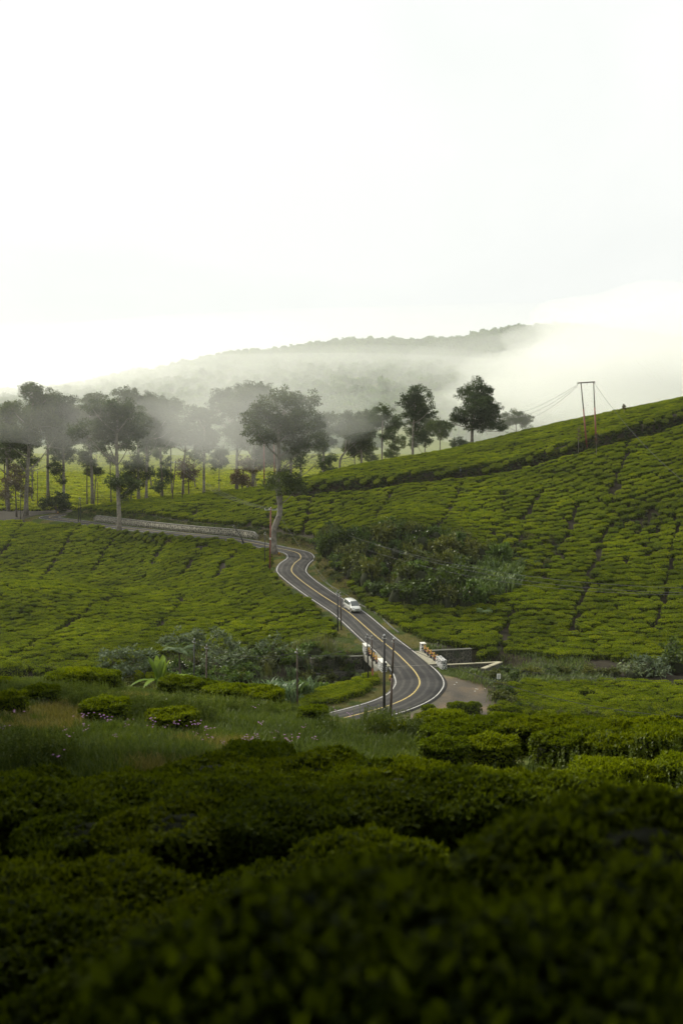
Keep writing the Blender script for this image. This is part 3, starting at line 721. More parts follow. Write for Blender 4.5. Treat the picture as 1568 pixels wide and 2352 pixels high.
tree_from_picture('tall_tree', (146, 1150), z1([(370, 225, 58), (330, 280, 50), (405, 290, 45), (360, 350, 70), (420, 420, 60), (350, 440, 60), (330, 620, 40), (350, 680, 30), (295, 590, 25)]), 292,
                  [(147, 1080), (146, 1000), (149, 930)], .42, 'dark crowned tree standing just right of the tallest left tree', seed=2)
tree_from_picture('tall_tree', (274, 1221), z1([(510, 265, 50), (470, 385, 55), (590, 270, 62), (690, 262, 62), (765, 290, 60), (640, 360, 85), (745, 380, 80), (550, 400, 70), (660, 450, 60), (690, 690, 62), (640, 675, 42), (745, 705, 52), (700, 765, 36), (590, 470, 45), (760, 470, 40)]), None,
                  [(274, 1180), (271, 1110), (268, 1030), (270, 960)], .6, 'pale trunked tree standing at the roadside before the long stone wall', seed=3)
tree_from_picture('tall_tree', (336, 1148), z1([(860, 285, 58), (840, 360, 62), (905, 330, 55), (890, 420, 55), (830, 440, 50), (935, 400, 40), (800, 560, 45), (850, 640, 35)]), 285,
                  [(337, 1090), (338, 1010), (345, 960)], .42, 'round crowned tree behind the long stone wall', seed=4)
tree_from_picture('tall_tree', (420, 1128), z1([(960, 320, 52), (1030, 262, 52), (1090, 298, 52), (1130, 370, 52), (1040, 390, 66), (950, 425, 45), (1170, 415, 38), (1090, 430, 45)]), 335,
                  [(422, 1070), (428, 1010), (425, 950)], .45, 'hazy tree with two bare trunks left of the tallest misty tree', seed=5)
tree_from_picture('tall_tree', (543, 1088), z1([(1280, 205, 58), (1350, 182, 55), (1425, 175, 55), (1300, 280, 60), (1385, 270, 75), (1460, 285, 60), (1340, 370, 60), (1430, 380, 65), (1250, 330, 40), (1215, 248, 34)]), 300,
                  [(544, 1050), (546, 1010), (548, 950)], .5, 'broad misty tree just left of the roadside giant', seed=6)
tree_from_picture('giant_tree', (629, 1272), [(608, 945, 30), (652, 922, 30), (695, 925, 28), (724, 975, 26), (690, 972, 36), (645, 980, 36), (600, 1000, 28), (725, 1010, 24), (686, 1030, 28), (741, 1032, 15), (580, 970, 22), (650, 1108, 32), (622, 1112, 20), (683, 1118, 20), (692, 1062, 18), (740, 1058, 12)], None,
                  [(628, 1245), (629, 1215), (641, 1185), (643, 1160), (637, 1120), (640, 1050), (640, 990), (655, 945)], .75, 'giant leaning trunk tree at the sharp road bend, foliage halfway up', seed=7)
tree_from_picture('tall_tree', (779, 1068), z2([(420, 365, 28), (400, 400, 30), (440, 410, 35), (475, 405, 28), (480, 450, 26), (455, 380, 25)]), 300, [(781, 1055), (791, 1040), (795, 1010), (795, 980)], .35, 'tree with a bent trunk beyond the right ridge', seed=8)
tree_from_picture('tall_tree', (877, 1048), z2([(540, 350, 32), (520, 380, 30), (575, 388, 33), (555, 418, 24), (505, 415, 20)]), 312, [(877, 1010), (878, 970)], .32, 'small crowned tree left of the tall layered tree on the ridge', seed=9)
tree_from_picture('tall_tree', (947, 1040), z2([(655, 285, 32), (628, 312, 32), (682, 312, 28), (625, 352, 24), (695, 348, 22), (660, 350, 34), (650, 405, 32), (688, 440, 26), (665, 430, 22)]), 292, [(948, 1000), (951, 950), (955, 920)], .4, 'tall layered tree standing behind the right ridge', seed=10)
tree_from_picture('tall_tree', (1083, 1015), z2([(858, 272, 40), (818, 290, 28), (895, 298, 38), (803, 358, 32), (850, 330, 42), (908, 340, 38), (928, 382, 32), (880, 385, 36), (838, 378, 30), (775, 375, 22), (948, 402, 16)]), 288, [(1084, 980), (1086, 940), (1090, 905)], .5, 'large rounded tree furthest right on the ridge', seed=11)
tree_from_picture('tall_tree', (1185, 1010), z2([(985, 365, 28), (1020, 375, 24), (960, 380, 22)]), 400, [(1185, 990), (1182, 965)], .3, 'faint tree swallowed by mist behind the ridge', seed=12)
tree_from_picture('tall_tree', (1010, 1040), z2([(730, 390, 28), (765, 400, 22), (700, 400, 20), (745, 420, 20)]), 380, [(1010, 1010), (1008, 985)], .3, 'low hazy tree between the two ridge trees', seed=13)
r = np.random.default_rng(66)
for k, (px, Yv, yt, yb, wd, lab) in enumerate([(18, 292, 935, 1060, 34, 'dark belt tree at the left picture edge'), (110, 306, 925, 1040, 36, 'belt tree filling the gap right of the tallest left tree'), (212, 300, 915, 1030, 42, 'broad belt tree left of the pale roadside trunk'), (318, 306, 912, 1030, 44, 'belt tree behind the roadside trunk crown'),
                                               (372, 322, 925, 1025, 36, 'hazy belt tree right of the roadside trunk crown'), (468, 330, 945, 1030, 30, 'small hazy belt tree left of the broad misty tree'), (580, 292, 900, 1045, 60, 'misty tree filling the crown left of the giant'), (668, 300, 930, 1040, 40, 'hazy tree behind the giant crown'), (742, 310, 955, 1040, 28, 'hazy tree at the right flank of the giant'), (830, 330, 950, 1020, 26, 'hazy tree between the bent trunk and the layered tree')]):
    lb = [(px + r.normal() * wd * .5, yt + (yb - yt) * r.random() ** 1.2, wd * (.36 + .28 * r.random())) for _ in range(13)] + [(px, yt + 4, wd * .4)]
    tree_from_picture('belt_tree', (px, 1110), lb, Yv, None, .5, lab, 'belt of tall trees behind the far bend', seed=140 + k)
U_ = [((38, 1160), [(90, 640, 40), (60, 680, 40), (110, 690, 45), (90, 600, 30), (50, 750, 40), (110, 750, 40)], 276, 'tree_red', 'bronze leafed small tree behind the leftmost trunk'),
      ((130, 1165), [(330, 770, 40), (290, 800, 40), (370, 790, 38), (250, 810, 34), (340, 830, 40)], 280, 'tree', 'bushy dark tree beside the far road bend'),
      ((374, 1138), [(930, 580, 34), (915, 630, 40), (945, 660, 40), (920, 700, 40), (895, 720, 30)], 272, 'tree', 'dense dark cone shaped tree above the stone wall'),
      ((434, 1130), [(1075, 585, 40), (1050, 625, 36), (1100, 630, 38), (1070, 665, 34)], 285, 'tree_red', 'bronze leafed tree beside the leaning pole pair'),
      ((556, 1120), [(1410, 570, 42), (1440, 610, 34), (1380, 640, 44), (1340, 670, 34), (1400, 680, 40)], 282, 'tree_red', 'reddish brown tree left of the red poles'),
      ((200, 1140), [(500, 610, 30), (480, 560, 26), (520, 570, 26)], 300, 'tree', 'thin tree with a small tuft under the big crowns'),
      ((745, 1078), [(1850, 600, 34), (1840, 650, 30), (1870, 560, 22)], 292, 'tree', 'compact dark tree just right of the giant trunk'),
      ((255, 1120), [(625, 560, 28), (605, 520, 26), (650, 545, 24)], 310, 'tree', 'slim tree with a tuft between two pale trunks'),
      ((300, 1140), [(760, 640, 44), (790, 590, 38), (740, 590, 34), (800, 680, 36), (830, 600, 30)], 290, 'tree', 'leafy mid height tree behind the roadside pale trunk'),
      ((15, 1160), [(15, 520, 40), (40, 570, 34), (0, 450, 40)], 300, 'tree', 'dark tree cut by the left picture edge')]
for k, (bp, lb, Yv, lf, lab) in enumerate(U_):
    tree_from_picture('small_tree', bp, z1(lb), Yv, None, .22, lab, 'smaller trees beyond the far bend', seed=30 + k, leaf=lf, bark='bark_dark', Ln=.5)
# thin trunked shade trees standing on the plain
r = np.random.default_rng(77); protos = []
for k in range(5):
    h = 17 + 2 * k; lb = [(np.array([r.normal() * 2.0, r.normal() * 2.0, h * (.55 + .45 * r.random())]), 1.7 + r.random() * 1.5) for _ in range(10)]
    lb.append((np.array([.4, .3, h * .35]), .9))
    t = make_tree('slender_tree', (0, 0, 0), [(0, 0, -.4), (r.normal() * .6, r.normal() * .5, h * .4), (r.normal() * 1.0, 0, h * .9)], lb, .22 + .03 * k, 'x', 'tree', 'slender trees on the tea plain', seed=90 + k)
    protos.append(t)
spots = [(75, 320), (150, 330), (218, 318), (352, 380), (398, 350), (452, 372), (505, 350), (592, 330), (660, 350), (690, 380), (760, 360), (815, 335), (850, 430), (905, 380), (975, 420), (1050, 380), (1110, 440), (30, 380)]
for k, (px, Yv) in enumerate(spots):
    t = protos[k % 5] if k < 5 else copy_tree(protos[k % 5])
    X_ = wp(px, Yv)[0]; t.location = (X_, Yv, float(gz(X_, Yv))); t.rotation_euler.z = k * 1.9
    s_ = .75 + .5 * r.random(); t.scale = (s_, s_, s_)
    t['label'] = 'slender tree on the plain, ' + ('left of the pale roadside trunk' if px < 270 else 'between pale trunk and giant tree' if px < 620 else 'right of the giant tree') + (', in mist' if Yv > 375 else ''); t['group'] = t['label']
# young trees near the twin red poles
for k, (px, py, hh) in enumerate([(1327, 1043, 62), (1368, 1052, 58), (1432, 952, 24)]):
    b = hit(px, py, .3); s_ = b[1] / F; h = hh * s_
    make_tree('sapling', b, [(0, 0, -.2), (0, 0, h * .5), (0, 0, h)], [(np.array([0, 0, h * q_]), .5 - .22 * abs(q_ - .75)) for q_ in (.62, .74, .86, .96)], .06,
              ['brown leafed sapling left below the twin red poles', 'brown leafed sapling right below the twin red poles', 'lone sapling on the hill skyline'][k], 'sapling', 'saplings on the hill', 'tree_red', 'bark', .28, .09, 1.6, 200 + k, False)

# forest of the far hill
def crown_template(seed):
    r = np.random.default_rng(seed); lb = [(np.array([r.normal() * 1.8, r.normal() * 1.8, 4 + r.random() * 3.5]), 2.2 + r.random() * 1.2) for _ in range(5)]
    V, Q, lv = leaf_cloud(lb, r, 1.5, .62, .7); V2, Q2 = dome(3.6, 3.6, 6.6, 9, 4, 2.2, r, .2, .15)
    V, Q, lv, mi = merge([(V, Q, lv, 0), (V2, Q2, .15, 0)])
    return mesh_np('forest_crown', V, Q, [M['forest']], None, {'lv': ('FACE', lv)})
FOREST = template_collection('forest_crown', [crown_template(300 + i) for i in range(4)])
n = 26000; x = r.uniform(-900, 900, n); y = r.uniform(640, 1580, n); z = gz(x, y)
a, b = px_of(x, y, z); dens = np.where(fbm(x / 70 + 9, y / 70, 3) > .44 - .22 * smooth(850, 1150, y), 1, .06); dens = dens * smooth(640, 800, y)
m = (a > -150) & (a < 1720) & (r.random(n) < dens); x, y, z = x[m], y[m], z[m]; n = len(x)
s = (.75 + .7 * r.random(n) ** 2)[:, None] * np.ones((1, 3)) * np.stack([np.ones(n), np.ones(n), .85 + .5 * r.random(n)], 1)
scatter('forest', np.stack([x, y, z - .6], 1), np.stack([0 * x, 0 * x, r.random(n) * 6.28], 1), s, r.integers(0, 4, n), FOREST, 'hazy forest covering the far hill', 'forest')
print('forest', n)

# ------------------------------------------------------------------ shrubs, canes, ferns
M['shrub'] = leaf_mat('shrub_leaf', (0.014, 0.030, 0.007), (0.085, 0.125, 0.018), 0.28, 0.02, 0.2)
M['shrub_olive'] = leaf_mat('olive_shrub_leaf', (0.030, 0.042, 0.008), (0.135, 0.150, 0.030), 0.28, 0.02, 0.2)
M['shrub_grey'] = leaf_mat('grey_shrub_leaf', (0.035, 0.058, 0.028), (0.165, 0.21, 0.12), 0.2, 0.03, 0.15)
M['shrub_fresh'] = leaf_mat('fresh_shrub_leaf', (0.026, 0.056, 0.009), (0.115, 0.180, 0.026), 0.3, 0.02, 0.2)
M['cane'] = leaf_mat('cane_leaf', (0.022, 0.052, 0.010), (0.120, 0.175, 0.035), 0.3, 0.03, 0.15)
M['cane_blue'] = leaf_mat('blue_green_cane_leaf', (0.022, 0.052, 0.020), (0.115, 0.180, 0.075), 0.3, 0.03, 0.15)
M['reed'] = leaf_mat('dry_reed_leaf', (0.035, 0.052, 0.013), (0.13, 0.14, 0.045), 0.3, 0.03, 0.15)
M['banana'] = leaf_mat('banana_leaf', (0.06, 0.11, 0.012), (0.15, 0.22, 0.025), 0.35, 0.015, 0.1)
M['fern'] = leaf_mat('fern_leaf', (0.04, 0.08, 0.02), (0.12, 0.17, 0.05), 0.35, 0.05, 0.1)
M['grass'] = leaf_mat('grass_blade', (0.030, 0.060, 0.009), (0.115, 0.155, 0.028), 0.35, 0.03, 0.3)
M['grass_dry'] = leaf_mat('dry_grass_blade', (0.09, 0.095, 0.025), (0.26, 0.23, 0.085), 0.3, 0.03, 0.2)
M['flower'] = simple('purple_petal', (0.28, 0.11, 0.28), 0.6, var=.2)
M['flower_w'] = simple('cream_petal', (0.62, 0.60, 0.48), 0.6, var=.15)
def shrub_mesh(seed, leaf, R0=1.4, H=1.6, Ln=.28, Wd=.085, dens=1.3, flowers=False):
    r = np.random.default_rng(seed); lb = [(np.array([r.normal() * R0 * .45, r.normal() * R0 * .45, H * (.35 + .5 * r.random())]), R0 * (.38 + .25 * r.random())) for _ in range(6)]
    V, Q, lv = leaf_cloud(lb, r, Ln, Wd, 1.5 * dens, .85, .42); V2, Q2 = dome(R0 * .62, R0 * .62, H * .72, 9, 4, 2.2, r, .02, .12)
    parts = [(V, Q, lv, 0), (V2, Q2, .1, 1)]
    if flowers:
        k = 9; u = unit(k, r); u[:, 2] = np.abs(u[:, 2]) + .3; P = lb[0][0] * .5 + u * np.array([R0 * .9, R0 * .9, H * .75]); P[:, 2] = np.clip(P[:, 2], H * .5, H * 1.15)
        parts.append((*leaf_quads(P, unit(k, r), np.array([0, 0, 1.]) + unit(k, r) * .3, .16, .07, .5), 2))
    V, Q, lv, mi = merge(parts); return mesh_np('shrub', V, Q, [M[leaf], M['tea_core'], M['flower_w']], mi, {'lv': ('FACE', lv)})
def blade_mesh(seed, leaf, n=46, H=2.6, W=.05, spread=.5, arch=.7, seg=5, rad=.35, tuft=False):
    """a clump of arching strap leaves"""
    r = np.random.default_rng(seed); V = []; Q = []; lv = []
    for k in range(n):
        a = r.random() * 6.283; d = np.array([math.cos(a), math.sin(a), 0]); sdv = np.array([-d[1], d[0], 0]); b = np.r_[r.normal(size=2) * rad, 0]
        h = H * (.55 + .5 * r.random()); sp = spread * (.4 + .9 * r.random()) * h; ar = arch * (.5 + .8 * r.random()); w = W * (.7 + .6 * r.random()); o_ = len(V)
        for j in range(seg + 1):
            t = j / seg; ww = w * (1 - t) ** .6 * (.5 + 1.2 * min(t * 3, 1) * .5)
            p = b + d * sp * t ** 1.7 + np.array([0, 0, h * (t * (1 + ar * .5) - ar * .9 * t ** 2.6)])
            V += [p - sdv * ww, p + sdv * ww]
        for j in range(seg): Q.append((o_ + 2 * j, o_ + 2 * j + 1, o_ + 2 * j + 3, o_ + 2 * j + 2)); lv.append(np.clip(r.normal(.5, .22) + .1 * (j / seg), 0, 1))
    return mesh_np('blades', np.array(V), np.array(Q), [M[leaf]], None, {'lv': ('FACE', np.array(lv))})
def fern_mesh(seed, n=11, Lf=1.9):
    r = np.random.default_rng(seed); parts = []
    for k in range(n):
        a = 6.283 * k / n + r.normal() * .15; d = np.array([math.cos(a), math.sin(a), 0]); sdv = np.array([-d[1], d[0], 0]); el = .55 + .4 * r.random(); l = Lf * (.75 + .4 * r.random())
        t = np.linspace(.08, 1, 26); px_ = d * (l * t * math.cos(el * .8))[:, None] + np.array([0, 0, 1]) * (l * (t * math.sin(el) * 1.3 - .75 * t ** 2.2))[:, None]
        for sg in (-1, 1):
            A = sdv * sg * np.ones((26, 1)) + d * .45 + np.array([0, 0, -.15]); ln = l * .30 * np.sin(np.pi * np.clip(t * .93 + .07, 0, 1)) ** .7 + .03
            parts.append((*leaf_quads(px_, A, np.array([0, 0, 1.]) + d * .2 + 0 * A, ln, .035, np.clip(r.normal(.55, .15, 26), 0, 1)), 0))
    V, Q, lv, mi = merge(parts); return mesh_np('fern_fronds', V, Q, [M['fern']], None, {'lv': ('FACE', lv)})
SH = {k: [shrub_mesh(400 + 10 * j + i, k, flowers=(k == 'shrub_fresh' and i == 0)) for i in range(3)] for j, k in enumerate(['shrub', 'shrub_olive', 'shrub_fresh'])}
SH['shrub_grey'] = [shrub_mesh(480 + i, 'shrub_grey', Ln=.42, Wd=.06, dens=1.1) for i in range(3)]
BL = {'cane': [blade_mesh(500 + i, 'cane', 34, 2.7, .075, .45, .8) for i in range(3)], 'cane_blue': [blade_mesh(510 + i, 'cane_blue', 36, 1.9, .075, .55, .9) for i in range(3)], 'reed': [blade_mesh(520 + i, 'reed', 40, 3.0, .035, .30, .5) for i in range(3)]}
FERN = [fern_mesh(530 + i) for i in range(2)]
stem_me = None
def plant(name, me, x, y, s, label, cat, group, dz=-.1, rz=None, sz=1.0):
    o = obj(name, me, None, (x, y, float(gz(x, y)) + dz)); o.rotation_euler.z = rz if rz is not None else random.random() * 6.28; o.scale = (s, s, s * sz); return tag(o, label, cat, group)
pr = random.Random(5)
# thicket on the road bank
r = np.random.default_rng(12); cnt = 0
xs, ys = rows(SHRUBS, 2.35, 2.35, .2, 801, 1.0, 0.0)
def where(x, y):
    a_, b_ = px_of(x, y, float(gz(x, y)))
    if a_ < 800: return 'above the sharp bend'
    if a_ < 900: return 'right behind the van' if b_ > 1320 else 'high above the van'
    if a_ < 1040: return 'at the foot of its middle' if b_ > 1340 else 'at the top of its middle'
    return 'next to the canes'
CANES = [wp(a, b) for a, b in [(1050, 157), (1195, 160), (1205, 170), (1120, 172), (1060, 166)]]
for x, y in zip(xs, ys):
    d = poly_dist([x], [y], ROAD)[0][0]
    if d < 4.6: continue
    if in_poly(np.array([x]), np.array([y]), CANES)[0]: continue
    u = pr.random() * .7 + .3 * float(fbm(x / 5, y / 5, 2)) ; k = 'shrub' if u < .42 else ('shrub_olive' if u < .62 else 'shrub_fresh'); s_ = .75 + 1.15 * pr.random() ** 1.6; wh = where(x, y)
    plant('shrub', SH[k][pr.randrange(3)], x, y, s_, {'shrub': 'dark leafy', 'shrub_olive': 'olive brown', 'shrub_fresh': 'fresh green'}[k] + ' shrub of the right bank thicket, ' + wh, 'shrub', {'shrub': 'dark', 'shrub_olive': 'olive', 'shrub_fresh': 'fresh green'}[k] + ' thicket shrubs ' + wh, sz=1.0 + .7 * pr.random()); cnt += 1
def cw(x, y):
    a_, b_ = px_of(x, y, float(gz(x, y))); return ('left' if a_ < 1095 else 'middle' if a_ < 1150 else 'right') + ' part, ' + ('lower edge' if y < 161 else 'centre' if y < 166 else 'upper edge')
xs, ys = rows(CANES, 1.25, 1.25, .2, 802, 1.0, 0.0)
for x, y in zip(xs, ys): plant('cane_clump', BL['cane'][pr.randrange(3)], x, y, .85 + .35 * pr.random(), 'clump of broad leaved green cane right of the thicket, ' + cw(x, y), 'cane', 'cane clumps right of the thicket ' + cw(x, y)); cnt += 1
for px, py, s_, lab in [(950, 1352, 1.35, 'large pale fern hanging from the road bank thicket'), (868, 1352, 1.2, 'fern low on the bank just behind the van'), (770, 1282, 1.0, 'fern on the bank corner at the sharp bend'), (1110, 1408, 1.0, 'small fern under the canes')]:
    b = hit(px, py, .8); plant('fern', FERN[0], b[0], b[1], s_, lab, 'fern', 'ferns on the bank', .9)
for px, py in [(820, 1290), (930, 1275), (985, 1290), (1000, 1395), (1060, 1290), (930, 1400), (880, 1300), (760, 1270), (840, 1345)]:
    b = hit(px, py, .6); plant('grass_clump', BL['reed'][pr.randrange(3)], b[0], b[1], .62, 'pale dry tall grass clump sticking out of the bank thicket', 'grass', 'dry grass clumps in the bank thicket', .5)
b = hit(733, 1262); plant('shrub', SH['shrub_fresh'][1], b[0], b[1], 1.25, 'rounded pale green shrub at the inside corner of the sharp bend', 'shrub', None)
SC = template_collection('scrub', SH['shrub'] + SH['shrub_olive']); q1 = rows(POCKET, 1.6, 1.6, .2, 804, 1.0, 0.0); q2 = rows(HOLLOW, 1.6, 1.6, .2, 805, 1.0, 0.0)
x = np.r_[q1[0], q2[0]]; y = np.r_[q1[1], q2[1]]; n = len(x)
scatter('scrub', np.stack([x, y, gz(x, y) - .1], 1), np.c_[np.zeros((n, 2)), r.random(n) * 6], np.ones((n, 3)) * (.35 + .3 * r.random((n, 1))), r.integers(0, 6, n), SC, 'low dark scrub in the gaps of the hillside tea', 'scrub')
r = np.random.default_rng(88); q1 = []; 
for k in range(1400):
    i = r.integers(0, len(TERR) - 1); p = TERR[i] * (1 - (f_ := r.random())) + TERR[i + 1] * f_; d = TERR[i + 1] - TERR[i]; d = d[:2] / np.linalg.norm(d[:2]); q1.append(p[:2] + np.array([-d[1], d[0]]) * r.uniform(-.6, 1.1))
for k in range(900):
    i = r.integers(0, len(RF)); q_ = RF[i, :2] + RN[i] * r.uniform(5.0, 6.8)
    if RF[i, 1] > 205: q1.append(q_)
q1 = np.array(q1); x, y = q1[:, 0], q1[:, 1]; n = len(x); m = poly_dist(x, y, ROAD)[0] > 4.6; x, y = x[m], y[m]; n = len(x)
scatter('bank_scrub', np.stack([x, y, gz(x, y) - .05], 1), np.c_[np.zeros((n, 2)), r.random(n) * 6], np.ones((n, 3)) * (.16 + .2 * r.random((n, 1))), r.integers(0, 6, n), SC, 'dark low growth hanging on the cut banks', 'scrub')
# bank foot weeds along the cut banks (right of the straight and above the wall)
for i in range(0, len(ROAD), 2):
    p = ROAD[i]; nrm = RN[min(int(i / .7), len(RN) - 1)]
    if 150 < p[1] < 212 and pr.random() < .75:
        x, y = p[:2] + nrm * (4.6 + 1.2 * pr.random()); wh = 'at the sharp bend' if p[1] > 188 else ('between the bend and the van' if p[1] > 162 else 'beside the van'); plant('bank_weed', SH['shrub_olive'][pr.randrange(3)], x, y, .32 + .25 * pr.random(), 'low olive weed at the foot of the right bank, ' + wh, 'weed', 'right bank weeds ' + wh); cnt += 1
# stream gully, left of the bridge
r = np.random.default_rng(13)
def lobes_shrub(lobes_px, Y, label, leaf, seed, Ln=.45, Wd=.10, dens=1.25):
    r_ = np.random.default_rng(seed); cx = np.mean([l[0] for l in lobes_px]); X_ = wp(cx, Y)[0]; b = np.array([X_, Y, gz(X_, Y)]); L_ = []
    for px, py, rp in lobes_px:
        rad = rp / F * Y; p = at_depth(px, py, Y); L_.append((p + np.array([0, r_.normal() * rad * .5, 0]) - b, rad))
    top = max(l[0][2] for l in L_)
    return make_tree('large_shrub', b, [(0, 0, -.3), (.1, 0, max(.6, top * .4)), (0, 0, max(1.2, top * .7))], L_, .14, label, 'shrub', 'large shrubs in the stream gully', leaf, 'bark_dark', Ln, Wd, dens, seed, True, .85, .42)
lobes_shrub([(245, 1512, 26), (275, 1500, 24), (310, 1503, 26), (340, 1510, 22), (230, 1532, 20), (290, 1532, 28), (330, 1538, 22), (262, 1545, 20)], 127, 'grey green feathery shrub left of the banana plant', 'shrub_grey', 601)
lobes_shrub([(380, 1470, 24), (415, 1458, 24), (455, 1455, 26), (495, 1462, 26), (430, 1480, 24), (475, 1485, 26), (520, 1475, 24), (545, 1490, 22), (500, 1510, 26)], 131, 'broad grey green shrub behind the tree fern', 'shrub_grey', 602)
lobes_shrub([(470, 1520, 22), (510, 1525, 20), (540, 1515, 22), (485, 1505, 20), (560, 1500, 18)], 125, 'grey green shrub right of the two dark gully poles', 'shrub_grey', 603)
lobes_shrub([(610, 1475, 18), (635, 1470, 16), (625, 1492, 20), (595, 1490, 16), (655, 1485, 14)], 134, 'small grey green shrub at the field edge above the gully', 'shrub_grey', 604)
lobes_shrub([(490, 1545, 16), (515, 1538, 18), (535, 1552, 18), (500, 1562, 18)], 112, 'rounded fresh green shrub right of the gully poles', 'shrub_fresh', 605, .28, .07, 1.0)
G_POLY = [wp(a, b, 1520) for a, b in [(190, 128), (330, 131), (560, 137), (700, 138), (775, 134), (770, 121), (700, 112), (560, 106), (380, 104), (230, 110)]]
def gw(a_, y): return ('left of the banana plant' if a_ < 340 else 'around the banana plant' if a_ < 430 else 'right of the gully poles' if a_ < 640 else 'by the lone rusty pole' if a_ < 710 else 'under the stone wing wall') + (', far side' if y > 122 else '')
xs, ys = rows(G_POLY, 2.4, 2.4, .3, 803, 1.0, 0.0)
for x, y in zip(xs, ys):
    if poly_dist([x], [y], ROAD)[0][0] < 5.2: continue
    a_, b_ = px_of(x, y, float(gz(x, y))); u = pr.random()
    if u < .34 and a_ > 480: plant('cane_clump', BL['cane_blue'][pr.randrange(3)], x, y, .9 + .5 * pr.random(), 'blue green grass clump in the gully, ' + gw(a_, y), 'cane', 'blue green clumps ' + gw(a_, y))
    elif u < .55 and a_ > 600 and y > 124: plant('reed_clump', BL['reed'][pr.randrange(3)], x, y, .8 + .4 * pr.random(), 'tall pale reed clump at the gully edge', 'reed', 'reed clumps in the gully')
    else:
        k = ['shrub_fresh', 'shrub', 'shrub_fresh', 'shrub_olive'][pr.randrange(4)]
        plant('shrub', SH[k][pr.randrange(3)], x, y, .9 + .6 * pr.random(), {'shrub': 'dark', 'shrub_fresh': 'fresh green', 'shrub_olive': 'olive'}[k] + ' shrub growing in the stream gully, ' + gw(a_, y), 'shrub', {'shrub': 'dark', 'shrub_fresh': 'fresh green', 'shrub_olive': 'olive'}[k] + ' gully shrubs ' + gw(a_, y))
for px, Yv in [(700, 138.5), (712, 137), (725, 138), (738, 136.5), (690, 137), (675, 137.5), (750, 137), (762, 135), (660, 136), (742, 133), (720, 133)]:
    X_ = wp(px, Yv, 1500)[0]; plant('reed_clump', BL['reed'][pr.randrange(3)], X_, Yv, 1.0 + .3 * pr.random(), 'tall pale reed clump on the bank left of the bridge', 'reed', 'reed clumps left of the bridge')
for px, Yv in [(530, 116), (550, 118), (570, 117), (590, 119), (612, 116), (560, 112), (582, 111), (605, 112), (628, 113), (650, 112), (672, 113), (540, 121), (560, 123), (640, 118), (665, 118), (700, 115)]:
    X_ = wp(px, Yv, 1540)[0]; plant('cane_clump', BL['cane_blue'][pr.randrange(3)], X_, Yv, 1.25 + .5 * pr.random(), 'blue green broad leaved grass clump, ' + gw(px, Yv), 'cane', 'tall blue green clumps ' + gw(px, Yv), .6)
for k in range(26):
    s0 = 2.6 + pr.random() * 2.4; x0 = -11.6 + pr.random() * 6.0 + (0 if k % 3 else 1.0); zz_ = -.4 - pr.random() * 3.4 if k % 4 else .1
    p = BR[:2] + bdir * (s0 if zz_ > -.2 else (3.75 if zz_ > -2.1 else 2.85)) + bperp * x0
    o = obj('creeper', SH[['shrub', 'shrub_fresh', 'shrub_olive'][k % 3]][k % 3], None, (p[0], p[1], BR[2] + zz_ - .3)); s_ = .32 + .35 * pr.random(); o.scale = (s_, s_ * .6, s_); o.rotation_euler.z = pr.random() * 6
    tag(o, 'green creeper hanging over the mossy wall left of the bridge', 'creeper', 'creepers on the left wing wall')
# tree fern and banana
b = at_depth(412, 1500, 120); t = empty('tree_fern', (b[0], 120, float(gz(b[0], 120))), 0, 'tree fern with wide pale fronds behind the gully pole', 'tree fern'); hh = b[2] - t.location.z
MB().tube([(0, 0, -.3), (.1, 0, hh * .5), (0, 0, hh)], [.16, .13, .11], 8).build('trunk', [M['bark_dark']], t); f_ = obj('frond_crown', FERN[1], t, (0, 0, hh)); f_.scale = (1.6, 1.6, 1.6)
bx = at_depth(368, 1560, 112); bz = float(gz(bx[0], 112)); t = empty('banana_plant', (bx[0], 112, bz), 0, 'banana plant with upright yellow green leaves below the tea field', 'banana')
r = np.random.default_rng(21); top = bx[2] - bz
for k in range(4):
    ox, oy = r.normal(size=2) * .55; MB().tube([(ox, oy, -.2), (ox, oy, top * .6), (ox * 1.05, oy, top * 1.0)], [.17, .14, .09], 8).build('stem', [M['banana']], t, None, True)
    for j in range(5):
        a = 6.283 * (j / 5 + r.random() * .15); d = np.array([math.cos(a), math.sin(a) * .6, 0]); ln = 3.1 + 1.3 * r.random(); up = .88 if j < 3 else .45; V = []; Q = []; sdv = np.array([-d[1], d[0], 0]); sdv /= np.linalg.norm(sdv)
        for i in range(9):
            q_ = i / 8; p = np.array([ox, oy, top * .95]) + d * ln * (1 - up) * 2.6 * q_ ** 1.3 + np.array([0, 0, ln * (up * q_ - .28 * (1.2 - up) * 2 * q_ ** 3)]); w = .38 * (math.sin(math.pi * min(1, .06 + .97 * q_)) ** .6) if q_ > .12 else .03
            V += [p - sdv * w + np.array([0, 0, .10 * w]), p, p + sdv * w + np.array([0, 0, .10 * w])]
        for i in range(8): Q += [(3 * i, 3 * i + 1, 3 * i + 4, 3 * i + 3), (3 * i + 1, 3 * i + 2, 3 * i + 5, 3 * i + 4)]
        obj('leaf', mesh_np('leaf', np.array(V), np.array(Q), [M['banana']], None, {'lv': ('FACE', np.clip(r.normal(.6, .1, 16), 0, 1))}), t)
